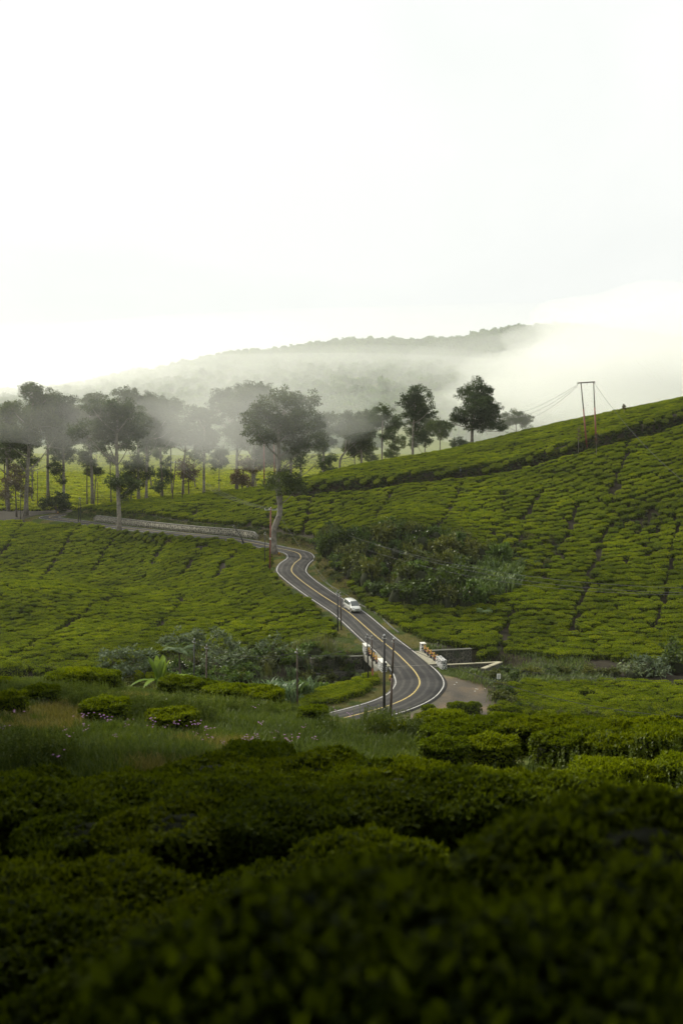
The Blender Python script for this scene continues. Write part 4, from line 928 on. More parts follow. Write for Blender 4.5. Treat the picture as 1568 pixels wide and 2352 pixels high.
# right edge grey shrub by the lower tea block
for k, (px, py, s_, lf, lab) in enumerate([(1490, 1552, 1.6, 'shrub_grey', 'grey green shrub beside the lower right tea block'), (1455, 1556, 1.2, 'shrub_grey', 'smaller grey green shrub left of its twin by the tea block'), (1545, 1540, 1.7, 'shrub', 'dark shrub at the right picture edge above the tea block'), (1540, 1500, 1.3, 'shrub', 'dark shrub on the hillside at the right picture edge')]):
    b = hit(px, py); plant('shrub', SH[lf][k % 3], b[0], b[1], s_, lab, 'shrub', None)
for px, py, s_ in [(1160, 1600, .8), (1150, 1612, .8), (1175, 1622, .85), (1200, 1640, .8), (1150, 1588, .7), (1230, 1648, .75), (1290, 1655, .7), (1350, 1655, .75), (1420, 1655, .7), (1500, 1650, .75), (1135, 1560, .7), (1180, 1560, .8), (1230, 1556, .8), (1290, 1552, .8), (1205, 1552, .75), (1260, 1550, .8), (1320, 1550, .7), (1350, 1552, .8), (1385, 1553, .7), (1410, 1555, .75), (1160, 1548, .7)]:
    b = hit(px, py); plant('shrub', SH['shrub_olive' if px % 20 else 'shrub'][px % 3], b[0], b[1], s_, 'low scrubby bush along the edge of the lower right tea block', 'shrub', 'scrub around the lower tea block')
# ------------------------------------------------------------------ the bridge, its walls and the roadside things
def stone_mat(name, stone_lo, stone_hi, mortar, scale, joint=.06, moss=.75):
    m, t, o = mat(name); p = t.nodes.new('ShaderNodeBsdfPrincipled'); g = t.nodes.new('ShaderNodeNewGeometry')
    n0 = noise_node(t, 3.0, 3); add = t.nodes.new('ShaderNodeVectorMath'); add.operation = 'MULTIPLY_ADD'; add.inputs[1].default_value = (.12, .12, .12)
    t.links.new(n0.outputs['Color'], add.inputs[0]); t.links.new(g.outputs['Position'], add.inputs[2])
    v = t.nodes.new('ShaderNodeTexVoronoi'); v.feature = 'DISTANCE_TO_EDGE'; v.inputs['Scale'].default_value = scale; v.inputs['Randomness'].default_value = .8; t.links.new(add.outputs[0], v.inputs['Vector'])
    v2 = t.nodes.new('ShaderNodeTexVoronoi'); v2.feature = 'F1'; v2.inputs['Scale'].default_value = scale; v2.inputs['Randomness'].default_value = .8; t.links.new(add.outputs[0], v2.inputs['Vector'])
    sep = t.nodes.new('ShaderNodeSeparateColor'); t.links.new(v2.outputs['Color'], sep.inputs[0])
    st = ramp_node(t, sep.outputs[0], [(0, stone_lo), (1, stone_hi)])
    k = ramp_node(t, v.outputs['Distance'], [(joint * .7, (1, 1, 1)), (joint * 1.3, (0, 0, 0))])
    cc = mixc(t, k.outputs['Color'], st.outputs['Color'], mortar); nm = noise_node(t, .55, 5, .65); mk = ramp_node(t, nm.outputs['Fac'], [(.50, (0, 0, 0)), (.62, (moss, moss, moss))]); cc = mixc(t, mk.outputs['Color'], cc, (.022, .032, .010)); t.links.new(cc, p.inputs['Base Color']); p.inputs['Roughness'].default_value = .85
    b = t.nodes.new('ShaderNodeBump'); b.inputs['Strength'].default_value = .8; b.inputs['Distance'].default_value = .05; t.links.new(v.outputs['Distance'], b.inputs['Height']); t.links.new(b.outputs['Normal'], p.inputs['Normal'])
    t.links.new(p.outputs['BSDF'], o.inputs['Surface']); return m
M['stone_paint'] = stone_mat('painted_stone', (.012, .012, .016), (.03, .03, .04), (.55, .55, .53), 3.6, .10, .25)
M['stone_dark'] = stone_mat('dark_stone', (.018, .018, .014), (.05, .048, .038), (.12, .11, .08), 2.5, .07)
M['stone_wall'] = stone_mat('river_stone', (.03, .028, .022), (.10, .092, .07), (.27, .25, .19), 1.9, .10, .3)
M['concrete'] = simple('weathered_concrete', (.15, .145, .12), .9, var=.4, scale=1.5, bump=.3)
M['concrete_dark'] = simple('stained_concrete', (.06, .06, .045), .9, var=.5, scale=1.2, bump=.3)
M['white_cap'] = simple('white_limewash', (.52, .51, .46), .8, var=.2, scale=3)
M['cream_cap'] = simple('cream_limewash', (.26, .24, .16), .8, var=.2, scale=3)
M['yellow'] = simple('yellow_paint', (.42, .26, .03), .55, var=.2, scale=5)
M['black'] = simple('black_paint', (.015, .015, .018), .6, var=.3, scale=5)
M['rail'] = simple('faded_red_rail', (.26, .09, .055), .6, var=.3, scale=4)
M['red_pole'] = simple('red_oxide_paint', (.17, .045, .03), .6, var=.25, scale=2)
M['brown_pole'] = simple('rusty_pole', (.055, .035, .025), .75, var=.4, scale=2)
M['dark_pole'] = simple('tarred_pole', (.018, .017, .018), .7, var=.3, scale=3)
M['grey_pole'] = simple('galvanised_steel', (.35, .36, .36), .45, .6, var=.15, scale=5)
M['cable'] = simple('cable', (.05, .05, .055), .6, var=.1)
M['ceramic'] = simple('insulator', (.5, .5, .48), .3, var=.1)
def BP(s, x, z): return (BR[0] + bdir[0] * s + bperp[0] * x, BR[1] + bdir[1] * s + bperp[1] * x, BR[2] + z)
def bbox(mb, s0, s1, x0, x1, z0, z1, m=0, bev=0.0):
    return mb.hexa([BP(s0, x0, z0), BP(s0, x1, z0), BP(s1, x1, z0), BP(s1, x0, z0), BP(s0 + bev, x0 + bev, z1), BP(s0 + bev, x1 - bev, z1), BP(s1 - bev, x1 - bev, z1), BP(s1 - bev, x0 + bev, z1)], m)
bridge = empty('bridge', BP(0, 0, 0), 0, 'small road bridge with yellow railing posts over the stream gully', 'bridge')
def bpart(mb, name, mats, parent=None, smooth_shade=False):
    o = mb.build(name, mats, None, None, smooth_shade); par = parent or bridge; o.parent = par
    o.matrix_parent_inverse = Matrix.Identity(4); me = o.data; base = Vector(BP(0, 0, 0))
    for v in me.vertices: v.co -= base
    if par is not bridge: pass
    return o
bpart(bbox(MB(), -3.75, 3.75, -4.45, 4.45, -.75, -.03), 'deck', [M['concrete']])
for s0, s1 in ((-4.6, -3.76), (3.76, 4.6)): bpart(bbox(MB(), s0, s1, -4.45, 4.45, -5, -.04), 'abutment', [M['concrete_dark']])
for sg in (-1, 1):
    o = bpart(bbox(MB(), -3.7, 3.9, sg * 3.15 - .55, sg * 3.15 + .55, -.028, .16), 'kerb', [M['concrete']])
    for k in range(15):
        s0 = -3.66 + k * .5; q_ = bpart(bbox(MB(), s0, s0 + .27, sg * 3.15 - .552, sg * 3.15 + .552, .0, .168), 'kerb_stripe', [M['cream_cap']], o)
    for s0 in np.linspace(-2.7, 3.1, 5):
        lo = bpart(bbox(MB(), s0 - .12, s0 + .12, sg * 3.95 - .12, sg * 3.95 + .12, -.02, .55), 'railing_post', [M['black']])
        bpart(bbox(MB(), s0 - .125, s0 + .125, sg * 3.95 - .125, sg * 3.95 + .125, .55, 1.12, 0, .05), 'post_head', [M['yellow']], lo)
    for zz in (.42, .85): bpart(MB().tube([BP(-3.2, sg * 3.95, zz), BP(3.6, sg * 3.95, zz)], .045, 8), 'rail', [M['rail']])
for sg, s0, s1, h in ((-1, -5.7, -3.3, 1.2), (-1, 3.65, 5.7, 1.2), (1, -5.9, -3.3, 1.15), (1, 3.7, 4.6, 1.2)):
    blk = bpart(bbox(MB(), s0, s1, sg * 3.95 - .33, sg * 3.95 + .33, -.1, h - .09), 'end_block', [M['stone_paint']])
    bpart(bbox(MB(), s0 - .02, s1 + .02, sg * 3.95 - .35, sg * 3.95 + .35, h - .09, h, 0, .02), 'end_block_cap', [M['stone_paint'] if (sg > 0 and s0 < 0) else M['white_cap']], blk)
    if sg < 0: bpart(bbox(MB(), s0 - .03, s0 + .55 if s0 < 0 else s0 + .4, sg * 3.95 - .36, sg * 3.95 + .36, -.55, -.1), 'block_base', [M['yellow']], blk)
for s0 in (-3.75, 3.75): bpart(bbox(MB(), s0 - .045, s0 + .045, -2.5, 2.5, .094, .101), 'expansion_joint', [M['concrete']])
def wall(name, label, quadsz, mats, cap=None, capw=.5):
    """quadsz: list of boxes (s0,s1,x0,x1,z0,z1) in the bridge frame"""
    t = empty(name, BP(quadsz[0][0], quadsz[0][2], 0), 0, label, 'wall'); base = Vector(t.location)
    for q_ in quadsz:
        o = bbox(MB(), *q_).build('stone_face', mats, t); 
        for v in o.data.vertices: v.co -= base
        if cap:
            o2 = bbox(MB(), q_[0] - .04, q_[1] + .04, q_[2] - .04, q_[3] + .04, q_[5], q_[5] + .12).build('coping', [M[cap]], t)
            for v in o2.data.vertices: v.co -= base
    return t
wall('wing_wall', 'mossy stone wing wall left of the bridge, stepped', [(4.0, 4.6, -11.8, -4.6, -5, -.35), (3.0, 3.9, -11.2, -4.6, -5.2, -2.2)], [M['stone_dark']], 'concrete_dark')
wall('wing_wall', 'dark stone wing wall right of the bridge under the tea', [(3.9, 4.5, 4.5, 11.0, -4, -.05)], [M['stone_dark']], 'concrete_dark')
wall('stream_wall', 'low wall with cream top at the stream edge beside the dirt lot', [(-3.8, -3.5, 4.4, 12.3, -3.5, -.10)], [M['stone_dark']], 'cream_cap')
t = empty('stream_wall', BP(-5, 11, 0), 0, 'slanting stone wall with wide cream top beside the dirt lot', 'wall'); base = Vector(t.location)
P4 = [(-4.0, 12.6), (-3.9, 11.8), (-6.6, 8.6), (-7.0, 9.1)]
for nm, z0, z1, mm in (('stone_face', -3.0, -.03, 'stone_dark'), ('coping', -.028, .10, 'cream_cap')):
    mb = MB(); mb.hexa([BP(a, b, z0) for a, b in P4] + [BP(a, b, z1) for a, b in P4]); o = mb.build(nm, [M[mm]], t)
    for v in o.data.vertices: v.co -= base
# long retaining wall of the far road
i0 = int(np.argmin(np.linalg.norm(RF[:, :2] - np.array(at_height(556, 1243, -27.1))[:2], axis=1))); i1 = int(np.argmin(np.linalg.norm(RF[:, :2] - np.array(at_height(185, 1199, -27.0))[:2], axis=1)))
seg = np.arange(min(i0, i1), max(i0, i1) + 1, 2); cen = RF[seg]; nrm = RN[seg]
t = empty('retaining_wall', cen[0], 0, 'long pale stone retaining wall along the far stretch of road', 'wall'); base = np.array(cen[0])
def ribbon(o0, o1, z0, z1, nm, mm):
    n = len(cen); ramp_ = np.minimum(1, np.minimum(np.arange(n), n - 1 - np.arange(n)) / 2.0 + .55)
    A_ = [np.c_[cen[:, :2] + nrm * o, cen[:, 2] + z * ramp_ if z > 0 else cen[:, 2] + z] - base for o, z in ((o0, z0), (o0, z1), (o1, z1), (o1, z0))]
    V = np.vstack(A_); Q = []
    for k in range(4):
        a = k * n; b = ((k + 1) % 4) * n
        for i in range(n - 1): Q.append((a + i, a + i + 1, b + i + 1, b + i))
    Q += [(0, n, 2 * n, 3 * n), (n - 1, 4 * n - 1, 3 * n - 1, 2 * n - 1)]
    obj(nm, mesh_np(nm, V, np.array(Q), [M[mm]]), t)
ribbon(3.75, 4.3, -.5, 1.55, 'stone_face', 'stone_wall'); ribbon(3.68, 4.36, 1.56, 1.68, 'coping', 'concrete')
# gutter of the cut bank
gs = np.nonzero((RF[:, 1] > 145) & (RF[:, 1] < 196))[0][::3]
mb = MB(); mb.tube([tuple(RF[i, :2] + RN[i] * (RHW[i] + 1.5 + .15 * math.sin(i * .3))) + (RF[i, 2] + .0,) for i in gs], .16, 6)
tag(mb.build('drain_kerb', [M['concrete_dark']]), 'dark stained drain kerb at the foot of the right bank', 'kerb')

# ---- poles
TOPS = {}
def pole(key, base_px, top_px, r0, mt, label, name='utility_pole', Y=None, group='utility poles', arm=None, band=None, lean_y=0.0):
    if Y is None: b = hit(*base_px)
    else: p = at_depth(base_px[0], base_px[1], Y); b = np.array([p[0], Y, gz(p[0], Y)])
    tp = at_depth(top_px[0], top_px[1], b[1] + lean_y); t = empty(name, b, 0, label, 'pole', group); e = tp - b
    if mt == 'two':
        MB().tube([(0, 0, -.5), e * .5], [r0, r0 * .9], 10).build('shaft', [M['brown_pole']], t, None, True); MB().tube([e * .5, e], [r0 * .72, r0 * .66], 10).build('shaft', [M['brown_pole']], t, None, True)
    else: MB().tube([(0, 0, -.5), e * .5, e], [r0, r0 * .86, r0 * .72], 10).build('shaft', [M[mt]], t, None, True)
    MB().tube([e - np.array([0, 0, .02]), e + np.array([0, 0, .12])], [r0 * .8, r0 * .3], 8).build('cap', [M['grey_pole']], t)
    br_ = MB().tube([e + np.array([-.22, -.12, -.35]), e + np.array([.22, -.12, -.35])], .03, 6).build('bracket', [M['grey_pole']], t)
    MB().tube([e + np.array([-.2, -.12, -.33]), e + np.array([-.2, -.12, -.18])], .05, 6).build('insulator', [M['ceramic']], br_)
    if arm:
        q_ = MB().box(tuple(e + np.array([-arm, -.06, -.5])), tuple(e + np.array([arm, .06, -.38]))).build('crossarm', [M['grey_pole']], t)
        for s_ in (-.95, -.3, .95): MB().tube([e + np.array([s_ * arm, 0, -.38]), e + np.array([s_ * arm, 0, -.1])], [.07, .05], 6).build('insulator', [M['ceramic']], q_)
    if band: MB().tube([e * band[0], e * band[1]], [r0 * 1.03, r0 * 1.02], 10).build('band', [M[band[2]]], t)
    TOPS[key] = np.array(tp); return t
pole('a', (882, 1647), (882, 1459), .17, 'dark_pole', 'thick black pole standing in front of the lower road')
pole('b', (896, 1646), (904, 1467), .15, 'two', 'brown stepped pole with a lamp bracket beside the thick black pole')
pole('c', (845.7, 1572), (843, 1458), .11, 'dark_pole', 'thin black pole in the small tea strip by the bridge')
pole('d', (856, 1567), (853, 1461), .11, 'brown_pole', 'thin rusty pole with red and white bands next to the bridge', band=(.08, .30, 'rail'))
pole('e', (775.6, 1451), (775, 1358), .11, 'dark_pole', 'black pole with a coiled cable left of the van')
pole('f', (784, 1449), (781, 1362), .11, 'brown_pole', 'brown pole standing closest to the van')
pole('g', (619.5, 1312), (622, 1166), .17, 'red_pole', 'tall red pole with a white crossarm by the giant tree', arm=1.15, band=(.50, .53, 'white_cap'))
pole('h', (608, 1303), (609, 1223), .10, 'dark_pole', 'slim black pole left of the tall red pole')
pole('i', (443.5, 1566), (446.6, 1468), .10, 'dark_pole', 'black pole in the gully by the banana plant', Y=112)
pole('j', (470.6, 1571), (475, 1482), .10, 'brown_pole', 'brown pole right of the black gully pole', Y=109)
pole('k', (683, 1620), (682, 1492), .10, 'brown_pole', 'rusty pole standing alone in the gully reeds', Y=108.5)
pole('l', (566, 1259), (537, 1207), .12, 'dark_pole', 'black pole leaning left at the end of the stone wall', Y=214)
pole('m', (561, 1258), (550, 1226), .10, 'dark_pole', 'short leaning pole stub at the end of the stone wall', Y=214.5)
pole('n', (180, 1203), (183, 1142), .10, 'dark_pole', 'thin dark pole by the start of the stone wall', Y=257)
pole('o', (185, 1200), (186, 1143), .09, 'dark_pole', 'second thin pole by the start of the stone wall', Y=258)
pole('p', (395, 1152), (404, 1058), .14, 'brown_pole', 'left pole of the leaning pair above the wall', Y=262, arm=1.2)
pole('q', (418, 1148), (425, 1060), .14, 'brown_pole', 'right pole of the leaning pair above the wall', Y=262)
pole('r', (607, 1120), (606, 1010), .2, 'red_pole', 'left red pole seen under the giant crown', Y=268)
pole('s', (631, 1117), (629, 1010), .2, 'red_pole', 'right red pole seen under the giant crown', Y=270)
pole('t', (86, 1150), (87, 1082), .11, 'brown_pole', 'dark pole on the plain right of the leftmost trunk', Y=300)
pole('u', (225, 1155), (225, 1106), .11, 'brown_pole', 'thin dark pole on the plain left of the pale roadside trunk', Y=290)
pole('v', (48, 1182), (48, 1126), .10, 'dark_pole', 'thin dark pole left of the leftmost trunk', Y=270)
# twin red poles on the hill, one frame
bA = hit(1347, 1027, .5); bB = hit(1368.5, 1017, .5); tA = at_depth(1333, 878, bA[1]); tB = at_depth(1362, 876, bA[1])
t = empty('pole_frame', bA, 0, 'twin red poles joined by a crossarm high on the hill', 'pole')
for bb, tt in ((bA, tA), (bB, tB)):
    e0 = bb - bA; e1 = tt - bA; MB().tube([e0 - np.array([0, 0, .5]), e0 * .42 + e1 * .58], [.20, .155], 10).build('shaft', [M['red_pole']], t, None, True); MB().tube([e0 * .42 + e1 * .58, e1], [.125, .10], 10).build('shaft', [M['brown_pole']], t, None, True)
e0, e1 = tA - bA, tB - bA; dx = (e1 - e0); arm_ = MB().hexa([e0 - dx * .28 + np.array([0, -.08, -.25]), e1 + dx * .12 + np.array([0, -.08, -.25]), e1 + dx * .12 + np.array([0, .08, -.25]), e0 - dx * .28 + np.array([0, .08, -.25]),
     e0 - dx * .28 + np.array([0, -.08, 0]), e1 + dx * .12 + np.array([0, -.08, 0]), e1 + dx * .12 + np.array([0, .08, 0]), e0 - dx * .28 + np.array([0, .08, 0])]).build('crossarm', [M['brown_pole']], t)
for q_ in (-.25, .5, 1.1): MB().tube([e0 + dx * q_ + np.array([0, 0, -.25]), e0 + dx * q_ + np.array([0, 0, -.6])], [.06, .08], 6).build('insulator', [M['ceramic']], arm_)
TOPS['H1'] = tA + np.array([-.6, 0, -.4]); TOPS['H2'] = tB + np.array([.2, 0, -.4])
# ---- cables
def cable(p, q_, sag, label, rad=.016, group='overhead cables'):
    p = np.array(p, float); q_ = np.array(q_, float); t = np.linspace(0, 1, 17)[:, None]
    pts = p * (1 - t) + q_ * t; pts[:, 2] -= sag * 4 * (t * (1 - t))[:, 0]
    tag(MB().tube(pts, rad, 5).build('cable', [M['cable']]), label, 'cable', group)
zz = np.array([0, -.12, -.3])
cable(TOPS['i'] + zz, TOPS['k'] + zz, 1.0, 'cable from the black gully pole to the lone reed pole')
cable(TOPS['j'] + zz, TOPS['k'] + zz * 2, .8, 'cable from the brown gully pole to the lone reed pole')
cable(TOPS['k'] + zz, TOPS['b'] + zz, .9, 'cable from the lone reed pole to the brown stepped pole', .02)
cable(TOPS['k'] + zz * 2.4, TOPS['c'] + zz, .8, 'cable from the lone reed pole to the thin black pole')
cable(TOPS['c'] + zz, TOPS['a'] + zz, .3, 'short cable between the thin black and thick black poles')
cable(TOPS['b'] + zz, at_depth(1700, 1650, 96), 2.2, 'dark cable running right from the brown stepped pole', .025)
cable(TOPS['b'] + zz * 2.2, at_depth(1700, 1560, 112), 1.6, 'thin cable running right over the tea hillside')
cable(TOPS['c'] + zz, TOPS['e'] + zz, .5, 'cable between the van pole and the thin black bridge pole')
cable(TOPS['d'] + zz, TOPS['f'] + zz, .6, 'cable between the brown van pole and the rusty bridge pole')
cable(TOPS['e'] + zz, TOPS['g'] + np.array([1.0, 0, -.3]), .9, 'cable from the black van pole up to the red crossarm pole')
cable(TOPS['f'] + zz, TOPS['h'] + zz, .9, 'cable from the brown van pole to the slim black pole')
for k, (p0, p1) in enumerate([((800, 1230), (1640, 1352)), ((860, 1250), (1640, 1362)), ((840, 1262), (1640, 1366))]):
    cable(at_depth(p0[0], p0[1], 176), at_depth(p1[0], p1[1], 118), 2.2, ['upper', 'middle', 'lower'][k] + ' of three cables crossing in front of the hillside', .02, 'hillside cables')
for k, p1 in enumerate([(1160, 955), (1185, 958), (1200, 965)]): cable(TOPS['H1'] + np.array([0, .3 * k, -.25 * k]), at_depth(p1[0], p1[1], 300), 1.2, ['first', 'second', 'third'][k] + ' cable running left from the twin red poles', .03, 'cables of the twin poles')
cable(TOPS['H2'], at_depth(1640, 1160, 150), 2.0, 'cable running right and down from the twin red poles', .025, 'cables of the twin poles')
for k in range(3): cable(TOPS['g'] + np.array([-1.0 + .9 * k, 0, -.25]), TOPS['p'] + np.array([-1 + .9 * k, 0, -.3]), 2.0, ['left', 'middle', 'right'][k] + ' cable from the red pole to the leaning pair', .02, 'cables over the far bank')
# ---- road markers and the small sign
def marker(px, py, label, h=.75):
    b = hit(px, py); t = empty('road_marker', b, .3, label, 'marker', 'roadside markers')
    for z0, z1, mm in ((-.2, .25, 'black'), (.25, .42, 'rail'), (.42, h, 'yellow')):
        MB().box((-.12, -.09, z0), (.12, .09, z1)).build({'black': 'foot', 'rail': 'red_band', 'yellow': 'head'}[mm], [M[mm]], t)
marker(896, 1565, 'yellow black and red marker post on the verge below the bridge'); marker(641, 1277, 'yellow marker post by the giant trunk'); marker(134, 1181, 'small orange marker at the far road bend')
b = hit(1143.5, 1578); t = empty('small_sign', b, 0, 'small white sign on a thin green post beside the dirt lot', 'sign')
M['green_post'] = simple('green_post', (.03, .09, .08), .6); M['sign_white'] = simple('sign_white', (.62, .62, .58), .5, var=.08); M['sign_grey'] = simple('sign_grey', (.28, .28, .27), .5, var=.1)
MB().tube([(0, 0, -.2), (.02, 0, 1.5)], .035, 8).build('post', [M['green_post']], t); bo = MB().box((-.2, -.02, 1.0), (.28, .02, 1.62)).build('board', [M['sign_white']], t)
MB().box((.02, -.026, 1.06), (.09, -.021, 1.55)).build('dark_stripe', [M['sign_grey']], bo)
# litter on the lot
M['litter'] = simple('litter', (.35, .35, .33), .6, var=.1)
for k, (px, py) in enumerate([(1048, 1568), (1043, 1573), (1092, 1583), (1096, 1584), (1113, 1583), (1090, 1588), (1175, 1571), (1156, 1620)]):
    b = hit(px, py); rr = random.Random(k); mb = MB(); mb.hexa([(-.09, -.07, -.005), (.08, -.08, -.005), (.1, .07, -.005), (-.07, .08, -.005), (-.06, -.05, .03), (.06, -.04, .05), (.08, .07, .02), (-.08, .05, .04)])
    o = mb.build('litter', [M['litter']], None, b + np.array([0, 0, .02])); o.rotation_euler.z = rr.random() * 6; tag(o, 'white scrap of litter on the dirt lot', 'litter', 'litter on the lot')
# ------------------------------------------------------------------ the van
def van():
    M['car'] = simple('pearl_white_paint', (.46, .465, .43), .28, 0.1, var=.03, scale=1, coat=.6); M['glass'] = simple('tinted_glass', (.05, .06, .055), .08, 0, var=.1, spec=.8)
    M['tyre'] = simple('tyre', (.02, .02, .02), .85, var=.2); M['alloy'] = simple('alloy', (.5, .5, .5), .35, .8, var=.1); M['lamp'] = simple('headlamp_glass', (.45, .45, .45), .12, .3, var=.15)
    M['trim'] = simple('black_trim', (.02, .02, .022), .6, var=.1); M['plate'] = simple('dark_plate', (.03, .04, .035), .5, var=.1); M['amber'] = simple('amber_lens', (.45, .18, .03), .2, var=.1); M['chrome'] = simple('chrome', (.6, .6, .6), .15, 1.0, var=.05); M['tail'] = simple('red_lens', (.35, .02, .02), .2, var=.1)
    a = at_height(784, 1396.6, -30.85); b = at_height(798, 1406.8, -31.06); hd = b - a; hd /= np.linalg.norm(hd)
    # the van keeps to the right-hand lane in the picture, wheels on the asphalt
    k = int(np.argmin(np.linalg.norm(RF[:, :2] - (a[:2] + b[:2]) / 2, axis=1))); dr = RF[k - 3] - RF[k + 3]; dr /= np.linalg.norm(dr); cpos = RF[k] + np.r_[RN[k] * 1.12, 0]
    t = empty('van', (cpos[0], cpos[1], cpos[2] + .075), 0, 'white van driving toward the bridge on the winding road', 'van')
    t.rotation_euler = Matrix(((dr[0], -dr[1], 0), (dr[1], dr[0], 0), (0, 0, 1))).to_euler(); t.rotation_euler.y = -math.asin(dr[2])
    st = [(-2.06, .70, .40, .90), (-2.0, .78, .30, 1.02), (-1.6, .82, .24, 1.02), (-.8, .83, .24, 1.0), (.2, .83, .24, .98), (1.0, .82, .24, .97), (1.35, .81, .24, .93), (1.75, .78, .24, .84), (1.98, .70, .24, .72), (2.08, .60, .28, .60)]
    V = []; Q = []
    for x, hw, zb, zt in st:
        ring = [(-.80, zb), (-.96, zb + .12), (-1.0, zb + .38 * (zt - zb) + .1), (-.985, zt - .1), (-.90, zt), (-.5, zt + .025), (0, zt + .035), (.5, zt + .025), (.90, zt), (.985, zt - .1), (1.0, zb + .38 * (zt - zb) + .1), (.96, zb + .12), (.80, zb)]
        V += [(x, y * hw, z) for y, z in ring]
    n = 13
    for i in range(len(st) - 1): Q += [(i * n + j, i * n + (j + 1) % n, (i + 1) * n + (j + 1) % n, (i + 1) * n + j) for j in range(n)]
    Q += [tuple(range(n)), tuple(range(len(st) * n - 1, (len(st) - 1) * n - 1, -1))]
    me = mesh_np('body', V, [f[::-1] for f in Q], [M['car']], None, None, True); obj('body', me, t)
    # cabin: x along, roof profile
    cs = [(-2.02, 1.00, .76, .79, .0), (-1.93, 1.34, .70, .78, .5), (-1.80, 1.60, .60, .78, 1), (-1.3, 1.675, .61, .79, 1), (-.5, 1.69, .62, .80, 1), (.15, 1.66, .61, .80, 1), (.42, 1.60, .59, .79, 1), (.80, 1.28, .64, .78, .4), (1.16, .965, .70, .77, 0)]
    V = []; Q = []
    for x, zt, hwt, hwb, _ in cs:
        zb = .95; V += [(x, -hwb, zb), (x, -(hwt + .45 * (hwb - hwt)), zb + .55 * (zt - zb)), (x, -hwt, zt - .06 * (zt > 1.1)), (x, -hwt * .86, zt), (x, 0, zt + .02 * (zt > 1.1)), (x, hwt * .86, zt), (x, hwt, zt - .06 * (zt > 1.1)), (x, (hwt + .45 * (hwb - hwt)), zb + .55 * (zt - zb)), (x, hwb, zb)]
    n = 9
    for i in range(len(cs) - 1): Q += [(i * n + j, i * n + j + 1, (i + 1) * n + j + 1, (i + 1) * n + j) for j in range(n - 1)]
    Q += [tuple(range(n)), tuple(range(len(cs) * n - 1, (len(cs) - 1) * n - 1, -1))]
    obj('cabin', mesh_np('cabin', V, [f[::-1] for f in Q], [M['car']], None, None, True), t)
    def panel(nm, P, mm, th=.012, parent=None):
        c_ = np.mean(P, 0); nrm_ = np.cross(np.array(P[1]) - P[0], np.array(P[2]) - P[0]); nrm_ /= np.linalg.norm(nrm_); k_ = len(P); P = [np.array(p) for p in P]
        Vv = [p - nrm_ * th for p in P] + [p + nrm_ * th for p in P]
        return obj(nm, mesh_np(nm, Vv, [tuple(range(k_ - 1, -1, -1)), tuple(range(k_, 2 * k_))] + [(i, (i + 1) % k_, k_ + (i + 1) % k_, k_ + i) for i in range(k_)], [M[mm]]), parent or t)
    panel('windscreen', [(1.15, -.66, .985), (1.15, .66, .985), (.46, .53, 1.585), (.46, -.53, 1.585)], 'glass', .02)
    panel('rear_window', [(-2.02, .62, 1.06), (-2.02, -.62, 1.06), (-1.86, -.5, 1.52), (-1.86, .5, 1.52)], 'glass', .02)
    for sg in (-1, 1):
        for nm, x0, x1, x2, x3 in (('side_window', .86, .02, .02, .42), ('side_window', -.06, -.90, -.88, -.06), ('side_window', -.98, -1.72, -1.66, -.96)):
            panel(nm, [(x0, sg * .785, 1.0), (x1, sg * .80, 1.0), (x2, sg * .665, 1.53), (x3, sg * .66, 1.53)][::sg], 'glass', .02)
        hl = panel('headlight', [(2.02, sg * .40, .72), (1.80, sg * .72, .80), (1.62, sg * .80, .90), (1.86, sg * .50, .86)][::sg], 'lamp', .03)
        panel('indicator', [(2.03, sg * .46, .66), (1.86, sg * .70, .70), (1.86, sg * .70, .75), (2.03, sg * .46, .71)][::sg], 'amber', .012, hl)
        panel('tail_light', [(-2.06, sg * .62, .75), (-2.04, sg * .74, .75), (-2.0, sg * .70, 1.25), (-2.02, sg * .62, 1.25)][::-sg], 'tail', .02)
        panel('fog_recess', [(2.085, sg * .40, .33), (2.03, sg * .62, .33), (2.03, sg * .62, .42), (2.085, sg * .40, .42)][::sg], 'trim', .015)
        mi = MB(); mi.hexa([(.78, sg * .84, 1.0), (.90, sg * .84, 1.0), (.88, sg * 1.0, 1.02), (.78, sg * 1.0, 1.02), (.78, sg * .84, 1.15), (.86, sg * .84, 1.15), (.84, sg * .99, 1.14), (.78, sg * .99, 1.14)][:] ); mi.build('mirror', [M['car']], t)
        MB().box((-1.3, sg * .835 - .012, .30), (1.0, sg * .835 + .012, .40)).build('side_skirt', [M['car']], t)
        for x in (-1.33, 1.33):
            w = MB().tube([(x, sg * .62, .30), (x, sg * .82, .30)], .30, 20).build('wheel', [M['tyre']], t, None, False)
            MB().tube([(x, sg * .815, .30), (x, sg * .835, .30)], [.21, .19], 16).build('rim', [M['alloy']], w)
            MB().tube([(x, sg * .80, .33), (x, sg * .826, .33)], [.37, .37], 20).build('wheel_arch', [M['trim']], t)
    panel('grille', [(2.075, -.34, .60), (2.075, .34, .60), (2.02, .38, .70), (2.02, -.38, .70)], 'trim', .015)
    panel('grille_bar', [(2.085, -.33, .635), (2.085, .33, .635), (2.08, .33, .655), (2.08, -.33, .655)], 'chrome', .012)
    panel('emblem', [(2.10, -.06, .625), (2.10, .06, .625), (2.09, .06, .69), (2.09, -.06, .69)], 'chrome', .01)
    panel('lower_intake', [(2.09, -.32, .34), (2.09, .32, .34), (2.09, .32, .42), (2.09, -.32, .42)], 'trim', .02)
    panel('bumper', [(2.10, -.58, .44), (2.10, .58, .44), (2.09, .58, .57), (2.09, -.58, .57)], 'car', .03)
    panel('number_plate', [(2.135, -.20, .36), (2.135, .20, .36), (2.135, .20, .46), (2.135, -.20, .46)], 'plate', .008)
van()

